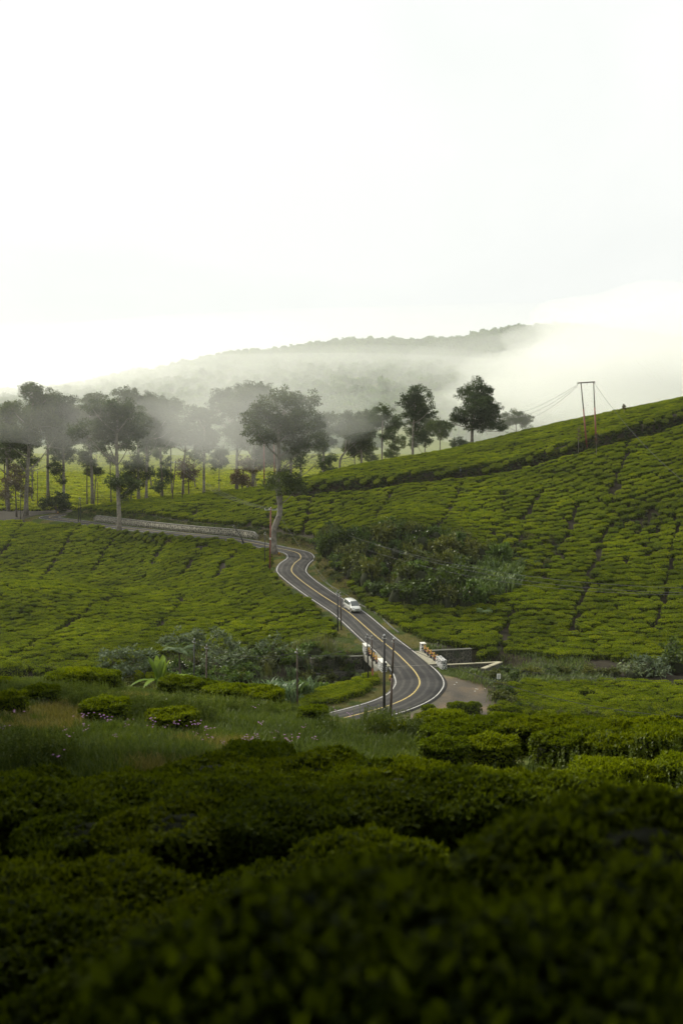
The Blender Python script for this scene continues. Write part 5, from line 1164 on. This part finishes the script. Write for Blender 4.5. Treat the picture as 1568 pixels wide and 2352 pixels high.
# ------------------------------------------------------------------ two tea pickers far up the hill
def person(px, py, label, coat):
    b = hit(px, py, .2); V = [(0, 0, .95), (0, 0, 1.15), (0, 0, 1.38), (0, 0, 1.50), (0, .02, 1.60), (0, .02, 1.72), (.10, 0, .92), (.11, .01, .50), (.11, -.02, .06), (.11, .10, .03), (-.10, 0, .92), (-.12, .01, .50), (-.11, -.02, .06), (-.11, .10, .03),
         (.19, 0, 1.38), (.25, .02, 1.12), (.22, .16, .92), (.22, .22, .86), (-.19, 0, 1.38), (-.25, .02, 1.12), (-.22, .16, .92), (-.22, .22, .86)]
    E = [(0, 1), (1, 2), (2, 3), (3, 4), (4, 5), (0, 6), (6, 7), (7, 8), (8, 9), (0, 10), (10, 11), (11, 12), (12, 13), (2, 14), (14, 15), (15, 16), (16, 17), (2, 18), (18, 19), (19, 20), (20, 21)]
    rad = [.15, .14, .15, .065, .10, .08, .09, .065, .045, .035, .09, .065, .045, .035, .06, .048, .036, .03, .06, .048, .036, .03]
    me = bpy.data.meshes.new('person'); me.from_pydata(V, E, []); o = bpy.data.objects.new('person', me); COL.objects.link(o); sk = o.modifiers.new('skin', 'SKIN')
    for v, q_ in zip(me.skin_vertices[0].data, rad): v.radius = (q_, q_)
    me.skin_vertices[0].data[0].use_root = True; sb = o.modifiers.new('sub', 'SUBSURF'); sb.levels = 1; sb.render_levels = 1
    dg = bpy.context.evaluated_depsgraph_get(); m2 = bpy.data.meshes.new_from_object(o.evaluated_get(dg)); bpy.data.objects.remove(o)
    skin = simple('skin', (.30, .18, .12), .6, var=.05); m2.materials.clear()
    for mm in (simple('cloth', coat, .9, var=.15), simple('trousers', (.05, .05, .06), .9), skin): m2.materials.append(mm)
    for p in m2.polygons: z = p.center.z; p.material_index = 2 if z > 1.49 or (z < .93 and p.center.y > .17) else (1 if z < .95 else 0)
    t = obj('person', m2, None, b); t.rotation_euler.z = 2.6; tag(t, label, 'person')
    mb = MB(); mb.tube([(0, .02, 1.66), (0, .02, 1.70), (0, .02, 1.84)], [.22, .20, .03], 12); h = mb.build('hat', [simple('straw', (.30, .26, .18), .9)], t)
person(1056, 1090, 'person in grey blue clothes standing on the terrace path of the hill', (.16, .19, .24)); person(568, 1128, 'person in a dark jacket among the tea beyond the far bank', (.06, .08, .11))

# ------------------------------------------------------------------ near tea bushes, one object each
TB = {'near': [tea_template('bush_near', 6000, .075, .020, 700 + i, .70, .64, .90, lump=.10, shoots=.22) for i in range(3)],
      'mid': [tea_template('bush_mid', 3200, .095, .026, 710 + i, .70, .64, .88, lump=.10, shoots=.3) for i in range(4)],
      'low': [tea_template('bush_low', 900, .17, .05, 720 + i, .72, .66, .88, lump=.08, shoots=.12) for i in range(3)]}
sm = MB()
for a in range(5): sm.tube([(0, 0, -.15), (.12 * math.cos(a * 1.26), .12 * math.sin(a * 1.26), .3), (.35 * math.cos(a * 1.26), .35 * math.sin(a * 1.26), .62)], [.04, .03, .015], 5)
STEM = sm.mesh('stem', [M['bark_dark']])
def tea_bush(x, y, kind, sx, sz, rz, label, group, sy=None, dz=-.05):
    t = empty('tea_bush', (x, y, float(gz(x, y)) + dz), rz, label, 'tea bush', group); t.scale = (sx, sy or sx * .95, sz)
    me = TB[kind][int(abs(x * 7 + y * 13)) % len(TB[kind])]; obj('foliage', me, t); obj('stem', STEM, t); return t
r = np.random.default_rng(31)
F_NEAR = [(-8, 1.4), (8, 1.4), (18, 40), (3.3, 40), (2.2, 22), (-2, 20.5), (-2.6, 14.5), (-7.5, 13.5), (-9, 8)]
x, y = rows(F_NEAR, 2.05, 1.12, .22, 900, .4, .03); z = gz(x, y); m = in_view(x, y, z + .8, 260, 500) & (np.hypot(x, y) > 1.9); yq = y - .06 * x; ye = 4.35 + .61 * x; m &= ~((x > .6) & (((yq > 17.4) & (yq < 20.5)) | ((yq > 23.3) & (yq < 25.6)))) & ~((y > ye + .35) & (y < ye + 2.1)); x, y = x[m], y[m]
o_ = np.argsort(y); nb = 0; P_ = np.array(F_NEAR); cx, cy = P_.mean(0); rowid = np.round((-(x - cx) * math.sin(.22) + (y - cy) * math.cos(.22)) / 2.05).astype(int); rowid -= rowid.min()
place = {}
for k in np.unique(rowid):
    j = np.nonzero(rowid == k)[0]; j = j[np.argsort(x[j])]
    for q_, i in enumerate(j): place[i] = (q_ + 1, int(k) + 1)
def nth(k): return str(k) + ('th' if 10 < k % 100 < 14 else {1: 'st', 2: 'nd', 3: 'rd'}.get(k % 10, 'th'))
for i in o_:
    at_ = ', %s from the left in the %s row up' % (nth(place[i][0]), nth(place[i][1]))
    if y[i] > 9: lab, g = ('tea bush in the dark hedge rows right of the grassy slope', 'hedge rows right of the grass') if x[i] > 1.5 else ('tea bush in the dark rows below the grassy slope', 'dark rows below the grass')
    else: lab, g = 'blurred dark tea bush in the nearest rows at the bottom', 'nearest blurred rows'
    lab = {'tea bush in the dark hedge rows right of the grassy slope': 'tea bush right of the grass', 'tea bush in the dark rows below the grassy slope': 'tea bush below the grass', 'blurred dark tea bush in the nearest rows at the bottom': 'blurred dark tea bush'}[lab] + at_
    dzn = -.05
    if y[i] < 9:
        a_, b_ = px_of(x[i], y[i] + .45, float(gz(x[i], y[i])) + .9); lim = 2175 - 420 * np.clip(a_, 0, 1568) / 1568; dq = ray(a_, lim) if y[i] < 4.9 + .61 * x[i] else ray(a_, 2045 - 30 * (y[i] - 6) - 60 * a_ / 1568)
        dzn = min(-.05, ZC + dq[2] / dq[1] * (y[i] + .45) - .97 - float(gz(x[i], y[i])))
    s_ = .92 + .22 * r.random(); tea_bush(x[i], y[i], 'near' if y[i] < 16 else 'mid', s_ * 1.08, s_ * (.90 + .12 * r.random()), .22 + r.normal() * .15, lab, g, s_ * .92, dzn); nb += 1
print('near bushes', nb)
# the same rows run on beyond the picture edges
F_SIDE = [(-13, -1), (13, -1), (30, 40), (3.3, 40), (2.2, 22), (-2, 20.5), (-2.6, 14.5), (-12, 13.5)]
xs, ys = rows(F_SIDE, 2.05, 1.12, .22, 900, .4, .03); zs = gz(xs, ys); m = ~in_view(xs, ys, zs + .8, 260, 500) & (np.hypot(xs, ys) > 1.9) & (np.min(np.hypot(xs[:, None] - x[None], ys[:, None] - y[None]), axis=1) > 1.0) & ((ys > 1.2) | (np.abs(xs) > 2.2)); xs, ys, zs = xs[m], ys[m], zs[m]; n = len(xs)
rs_ = np.random.default_rng(44); lowz = np.where(ys < 9, .12, 0)
scatter('tea_rows', np.stack([xs, ys, zs - .08 - lowz], 1), np.stack([0 * xs, 0 * xs, .22 + rs_.normal(size=n) * .15], 1), np.stack([1.05 + .2 * rs_.random(n), .95 + .1 * rs_.random(n), .86 + .14 * rs_.random(n)], 1), rs_.integers(0, 3, n), template_collection('tea_side', TB['near']), 'rows of tea bushes running on beyond the picture edges', 'tea rows')
zz6 = lambda a, b: (a * .5127, 1320.4 + b * .5127)
for cx, by, w, hgt, lab in [(470, 665, 235, 118, 'large rounded tea bush in the tall grass, left of its pair'), (780, 705, 240, 108, 'large rounded tea bush in the tall grass, right of its pair'), (182, 585, 180, 95, 'tea bush behind and left of the two large rounded ones'),
                            (55, 640, 150, 125, 'tea bush at the left picture edge in the grass'), (40, 462, 120, 72, 'upper tea bush cut by the left picture edge'), (15, 515, 90, 60, 'lower tea bush squeezed against the left picture edge'), (1405, 665, 140, 82, 'small tea bush on a dark stem beside the lower road')]:
    b = hit(*zz6(cx, by)); s_ = F / b[1] / .5127; wd = w / s_; h = hgt / s_; k = wd / 1.45
    tea_bush(b[0], b[1], 'mid', k, h / .9, .2, lab, 'tea bushes in the grass', k * .85)
for x0, y0, x1, y1, n, hgt, lab in [(290, 505, 460, 508, 4, 78, 'tea bush of the hedge at the top of the grass, left end'), (500, 505, 740, 520, 5, 66, 'tea bush of the middle hedge below the banana plant'), (780, 535, 940, 555, 4, 70, 'tea bush of the hedge before the two gully poles'), (1000, 580, 1190, 605, 4, 84, 'tea bush of the right hedge before the reeds')]:
    for k in range(n):
        q_ = k / (n - 1); b = hit(*zz6(x0 + (x1 - x0) * q_, y0 + (y1 - y0) * q_)); s_ = F / b[1] / .5127; tea_bush(b[0], b[1] + r.normal() * .12, 'mid', 1.0 + .2 * r.random(), (hgt / s_) / .8 * (.9 + .2 * r.random()), r.normal() * .3, lab + ', ' + nth(k + 1) + ' from left', lab.replace('tea bush of ', ''))
for px, py, w, hgt, lab in [(905, 1692, 68, 40, 'tea bush hiding the feet of the two thick poles'), (983, 1640, 34, 22, 'small clipped tea bush at the near road edge'), (1048, 1640, 46, 28, 'left half of the flat tea hedge on the lot'), (1083, 1640, 46, 28, 'right half of the flat tea hedge on the lot'), (1140, 1648, 42, 28, 'left tea bush of the pair by the block corner'), (1172, 1650, 44, 28, 'right tea bush of the pair by the block corner')]:
    b = hit(px, py); s_ = F / b[1]; tea_bush(b[0], b[1], 'mid' if b[1] < 60 else 'low', w / s_ / 1.45, max(.5, hgt / s_ / .9), .1, lab, 'single tea bushes by the lower road', max(.8, w / s_ / 1.45 * .6))
# lower right block and the strip left of the lower road: nearest bushes single, the rest one field
x, y = rows(F_BLOCK, 1.18, 1.2, .05, 910, .5, .02); d = poly_dist(x, y, ROAD)[0]; z = gz(x, y); m = in_view(x, y, z) & (poly_dist(x, y, GULLY)[0] > 3.6); blk = np.stack([x[m], y[m], z[m]], 1)
x, y = rows(F_STRIP, 1.05, 1.15, .5, 911, .3, 0); d = poly_dist(x, y, ROAD)[0]; m = d > 5.2; stp = np.stack([x[m], y[m], gz(x[m], y[m])], 1)
room = max(0, 300 - nb - 30); o_ = np.argsort(blk[:, 1]); ns = min(len(stp), room); room2 = max(0, room - ns)
stp = stp[np.argsort(stp[:, 0])]
for k, p in enumerate(stp[:ns]): tea_bush(p[0], p[1], 'low', 1.0, .95 + .15 * r.random(), .5 + r.normal() * .2, 'tea bush in the small strip by the lower road, %s from the left' % nth(k + 1), 'strip by the lower road')
for k, i in enumerate(sorted(o_[:room2], key=lambda i: blk[i, 0])): tea_bush(blk[i, 0], blk[i, 1], 'low', 1.05, .9 + .2 * r.random(), r.normal() * .2, 'tea bush at the near edge of the lower right block, %s from the left' % nth(k + 1), 'lower right block')
rest = np.vstack([blk[o_[room2:]], stp[ns:]])
place_field('tea_field', (rest[:, 0], rest[:, 1], rest[:, 2]), TEA_FAR, 5, 'flat lower block of tea bushes right of the dirt lot', 9, (1.08, 1.02, 1.0), .05)
print('block', len(blk), len(stp), room2)

# ------------------------------------------------------------------ grass and flowers
def tuft(seed, leaf, n, H, W, rad, spread=.35, arch=.35): return blade_mesh(seed, leaf, n, H, W, spread, arch, 3, rad)
def weed_mesh(seed):   # upright feathery weed
    r = np.random.default_rng(seed); parts = []
    for k in range(7):
        b = np.r_[r.normal(size=2) * .16, 0]; h = .55 + .45 * r.random(); ln = r.normal(size=2) * .1; m_ = 34; t = r.random(m_) ** .7
        P = b + np.stack([ln[0] * t, ln[1] * t, h * t], 1); a = r.random(m_) * 6.28; A = np.stack([np.cos(a) * .7, np.sin(a) * .7, np.full(m_, .75)], 1)
        parts.append((*leaf_quads(P, A, unit(m_, r), .13 * (1.15 - t * .7), .011, np.clip(r.normal(.55, .2, m_) + .2 * (t > .8), 0, 1)), 0))
    V, Q, lv, mi = merge(parts); return mesh_np('weed', V, Q, [M['grass']], None, {'lv': ('FACE', lv)})
GRASS = template_collection('grass_tuft', [tuft(940, 'grass', 30, .50, .012, .20), tuft(941, 'grass', 26, .38, .014, .22), weed_mesh(942), weed_mesh(943), tuft(944, 'grass_dry', 26, .42, .010, .2)])
n = 30000; x = r.uniform(-18, 14, n); y = r.uniform(10, 44, n)
m = ~in_poly(x, y, F_NEAR) | (r.random(n) < .10); x, y = x[m], y[m]; z = gz(x, y); m = in_view(x, y, z, 120, 80); x, y, z = x[m], y[m], z[m]; n = len(x)
f1 = fbm(x / 4, y / 4, 3); f2 = fbm(x / 3 + 20, y / 3, 3)
idx = np.where(f1 > .5, r.integers(2, 4, n), np.where(f2 > .55, 4, r.integers(0, 2, n)))
s = ((.40 + .62 * r.random(n) * (.4 + 1.2 * f1)) * (1 - .5 * smooth(31, 40, y)))[:, None] * np.ones((1, 3)); s[:, 2] *= .75 + .6 * f2
scatter('grass', np.stack([x, y, z - .02], 1), np.stack([r.normal(size=n) * .12, r.normal(size=n) * .12, r.random(n) * 6.28], 1), s, idx, GRASS, 'tall grass and weeds on the near slope', 'grass'); print('grass', n)
def flower_mesh(seed):
    r = np.random.default_rng(seed); P = np.c_[r.normal(size=(5, 2)) * .10, .35 + .3 * r.random(5)]; parts = []
    for p in P:
        a = np.arange(5) * 1.257; A = np.stack([np.cos(a), np.sin(a), np.full(5, .35)], 1); parts.append((*leaf_quads(np.repeat(p[None], 5, 0), A, np.array([0, 0, 1.]) + 0 * A, .045, .016, .5), 0))
        parts.append((*leaf_quads(np.array([[p[0], p[1], 0]]), np.array([[0, 0, 1.]]), np.array([[1., 0, 0]]), p[2], .005, .5), 1))
    V, Q, lv, mi = merge(parts); return mesh_np('flower', V, Q, [M['flower'], M['grass']], mi, {'lv': ('FACE', lv)})
FL = template_collection('flower', [flower_mesh(950), flower_mesh(951)])
pts = []
for cx, cy, k, sp in [(245, 1690, 22, 1.6), (330, 1700, 24, 1.5), (160, 1680, 14, 1.2), (395, 1712, 22, 1.3), (545, 1715, 14, 1.0), (716, 1662, 14, .6), (420, 1695, 12, 1.0), (560, 1690, 8, 1.0), (120, 1720, 10, 1.5), (880, 1665, 8, .8), (1350, 1705, 16, 2.2), (480, 1560, 0, 1), (640, 1680, 6, 1.2)]:
    b = hit(cx, cy)
    for j in range(int(k * .4)): pts.append((b[0] + r.normal() * sp * 1.2, b[1] + r.normal() * sp * 1.6))
pts = np.array(pts); z = gz(pts[:, 0], pts[:, 1]); n = len(pts)
scatter('wildflowers', np.c_[pts, z + .05], np.c_[np.zeros((n, 2)), r.random(n) * 6], np.ones((n, 3)) * (.45 + .4 * r.random((n, 1))), r.integers(0, 2, n), FL, 'small purple wildflowers scattered in the grass', 'flowers')
# verge grass beside the road, gully floor and the bank cuts
VG = template_collection('verge_tuft', [tuft(960, 'grass_dry', 16, .22, .016, .2, .6), tuft(961, 'grass', 18, .26, .018, .22, .6), tuft(962, 'grass', 14, .45, .02, .22, .5)])
n = 60000; i = r.integers(0, len(RF), n); sgn = r.choice([-1, 1], n); off = RHW[i] + .45 + r.random(n) ** 1.2 * 3.2; x = RF[i, 0] + RN[i, 0] * sgn * off + r.normal(size=n) * .3; y = RF[i, 1] + RN[i, 1] * sgn * off + r.normal(size=n) * .3
d = poly_dist(x, y, ROAD)[0]; m = (d > road_halfwidth(y) + .22 + .4 * fbm(x / 2, y / 2, 2)) & (poly_dist(x, y, GULLY)[0] > 4.7) & ~in_poly(x, y, LOT) & (y > 100); x, y, d = x[m], y[m], d[m]
n2 = 6000; gx_ = r.uniform(-40, 34, n2); gy_ = r.uniform(98, 140, n2); dd = poly_dist(gx_, gy_, GULLY)[0]; dr_ = poly_dist(gx_, gy_, ROAD)[0]; m2 = (dr_ > 5.5) & ~in_poly(gx_, gy_, LOT) & ~in_poly(gx_, gy_, F_BLOCK) & ~in_poly(gx_, gy_, F_STRIP)
n3 = 9000; bx_ = r.uniform(-80, 40, n3); by_ = r.uniform(140, 285, n3); db_ = poly_dist(bx_, by_, ROAD)[0]; sb_ = poly_dist(bx_, by_, ROAD)[2]; m3 = (db_ > 4.4) & (db_ < 7.5) & ~((sb_ < 0) & (by_ > 200))
tx = poly_dist(r.uniform(-20, 80, 1), r.uniform(200, 240, 1), TERR)
X3 = np.concatenate([x, gx_[m2], bx_[m3]]); Y3 = np.concatenate([y, gy_[m2], by_[m3]]); big = np.concatenate([np.zeros(len(x)), np.ones(m2.sum()), np.ones(m3.sum()) * .7])
z = gz(X3, Y3); m = in_view(X3, Y3, z); X3, Y3, z, big = X3[m], Y3[m], z[m], big[m]; n = len(X3); dry = fbm(X3 / 3, Y3 / 3, 3) > .42
idx = np.where(big > .5, 2, np.where(dry, 0, 1)); s = ((.6 + .6 * r.random(n)) * (1 + .8 * big))[:, None] * np.ones((1, 3))
scatter('verge_grass', np.stack([X3, Y3, z - .02], 1), np.stack([0 * X3, 0 * X3, r.random(n) * 6.28], 1), s, idx, VG, 'short grass along the road verges and banks', 'grass'); print('verge', n)

# ------------------------------------------------------------------ unseen tall trees, added round the viewpoint to darken the near slope
shade = []
for k in range(2):
    rr = np.random.default_rng(970 + k); lb = [(np.array([rr.normal() * 3.4, rr.normal() * 3.4, 9 + rr.random() * 11]), 3.0 + rr.random() * 1.6) for _ in range(16)]
    shade.append(make_tree('added_shade_tree', (0, 0, 0), [(0, 0, -.5), (.3, .2, 6), (.2, -.2, 17)], lb, .5, 'x', 'tree', 'unseen trees added for shade', Ln=.42, Wd=.17, dens=1.0, seed=980 + k))
crown_v = []
for t in shade:
    vs = []
    for c_ in t.children:
        v = np.zeros(len(c_.data.vertices) * 3, np.float32); c_.data.vertices.foreach_get('co', v); vs.append(v.reshape(-1, 3))
    crown_v.append(np.vstack(vs))
spots = [(-15, 17), (-22, 27), (-19, 5), (-10, -4), (-2, -7), (7, -5), (15, 3), (19, 14), (-12, 8), (-28, 18), (-6, -12), (17, 22), (3, -2), (-5, -1), (-25, 36), (9, 0), (12, 7), (18, 22), (20, 28), (24, 36), (-20, 13), (-9, 3), (7, 3), (-30, 27), (0, -12), (12, -8), (-14, 24), (-19, 33)]
for k, (x_, y_) in enumerate(spots):
    t = shade[k] if k < 2 else copy_tree(shade[k % 2]); ang = k * 2.3; ca, sa = math.cos(ang), math.sin(ang); v = crown_v[k % 2]
    w = np.stack([v[:, 0] * ca - v[:, 1] * sa, v[:, 0] * sa + v[:, 1] * ca, v[:, 2]], 1)
    for _ in range(60):      # step aside until nothing of it stands in the picture
        q_ = w + np.array([x_, y_, float(gz(x_, y_)) - .2]); a_, b_ = px_of(q_[:, 0], q_[:, 1], q_[:, 2]); dep = q_[:, 1] * CP - (q_[:, 2] - ZC) * SP
        if not np.any((dep > .05) & (a_ > -170) & (a_ < 1738) & (b_ > -170) & (b_ < 2500)): break
        x_ += .5 * (1 if x_ > 0 else -1); y_ -= .15
    t.location = (x_, y_, float(gz(x_, y_)) - .2); t.rotation_euler.z = ang; t['label'] = 'unseen dense tree added around the viewpoint to shade the near slope'; t['group'] = 'unseen trees added for shade'

# ------------------------------------------------------------------ haze and mist
def vol(name, dens, col=(.992, 1.0, .975), g=.5):
    m = bpy.data.materials.new(name); m.use_nodes = True; t = m.node_tree; t.nodes.clear(); o = t.nodes.new('ShaderNodeOutputMaterial'); v = t.nodes.new('ShaderNodeVolumePrincipled')
    v.inputs['Color'].default_value = (*col, 1); v.inputs['Density'].default_value = dens; v.inputs['Anisotropy'].default_value = g; t.links.new(v.outputs['Volume'], o.inputs['Volume']); return m
zmin = float(ZZ.min()) - 1.0
tag(MB().box((-6400, -420, zmin), (6400, 11000, float(ZZ.max()) + 25)).build('haze', [vol('haze_air', .00008)]), 'thin pale haze over the valley', 'haze', kind='stuff')
def mist(c_, rad, dens, label, seed):
    bm = bmesh.new(); bmesh.ops.create_icosphere(bm, subdivisions=4, radius=1.0); rr = np.random.default_rng(seed); ph = rr.random((6, 4)) * 6.28
    for v in bm.verts:
        n_ = sum(.055 * math.sin(ph[i, 0] + v.co.x * (2 + i) * math.cos(ph[i, 1]) + v.co.y * (2 + i) * math.sin(ph[i, 2]) + v.co.z * 2 * i) for i in range(6)); v.co *= 1 + n_
    me = bpy.data.meshes.new('mist'); bm.to_mesh(me); bm.free(); me.materials.append(vol('mist_air', dens)); o = obj('mist', me, None, c_); o.scale = rad; tag(o, label, 'mist', None, 'stuff')
def mist_px(px, py, Y, rx, ry, rz_, od, label, seed):
    p = at_depth(px, py, Y); mist(p, (rx, ry, rz_), od / (2 * ry), label, seed)
mist_px(615, 960, 203, 24, 10, 9.5, .26, 'mist drifting through the tall trees', 1)
mist_px(330, 960, 232, 40, 12, 12, .12, 'mist drifting before the left tree crowns', 31)
mist_px(470, 985, 270, 44, 16, 11, .12, 'mist hanging between the trunks', 2)
mist_px(760, 1010, 620, 320, 200, 26, .2, 'low mist lying over the tea plain', 3)
mist_px(760, 940, 1060, 760, 300, 88, .85, 'pale mist in front of the far hill', 8)
mist_px(620, 905, 1150, 420, 150, 55, .7, 'brighter mist along the foot of the far hill', 9)
mist_px(1640, 880, 720, 170, 130, 60, 1.3, 'thick mist swallowing the right end of the far hill', 4)
rm = np.random.default_rng(5)
for k in range(9):
    mist_px(1230 + 60 * k + 30 * rm.normal(), 800 + 90 * rm.random() + 30 * (k % 3), 700 + 45 * k, 60 + 70 * rm.random(), 70, 24 + 22 * rm.random(), .28 + .05 * k, 'wisp of mist rolling over the right end of the far hill', 20 + k)
mist_px(1330, 960, 420, 70, 60, 18, .45, 'mist rising behind the right ridge', 7)
mist_px(1520, 800, 900, 135, 100, 50, 1.3, 'mist hiding the right shoulder of the far hill', 41)
mist_px(1400, 790, 980, 80, 70, 34, .45, 'thin mist edge where the hill dissolves', 42)
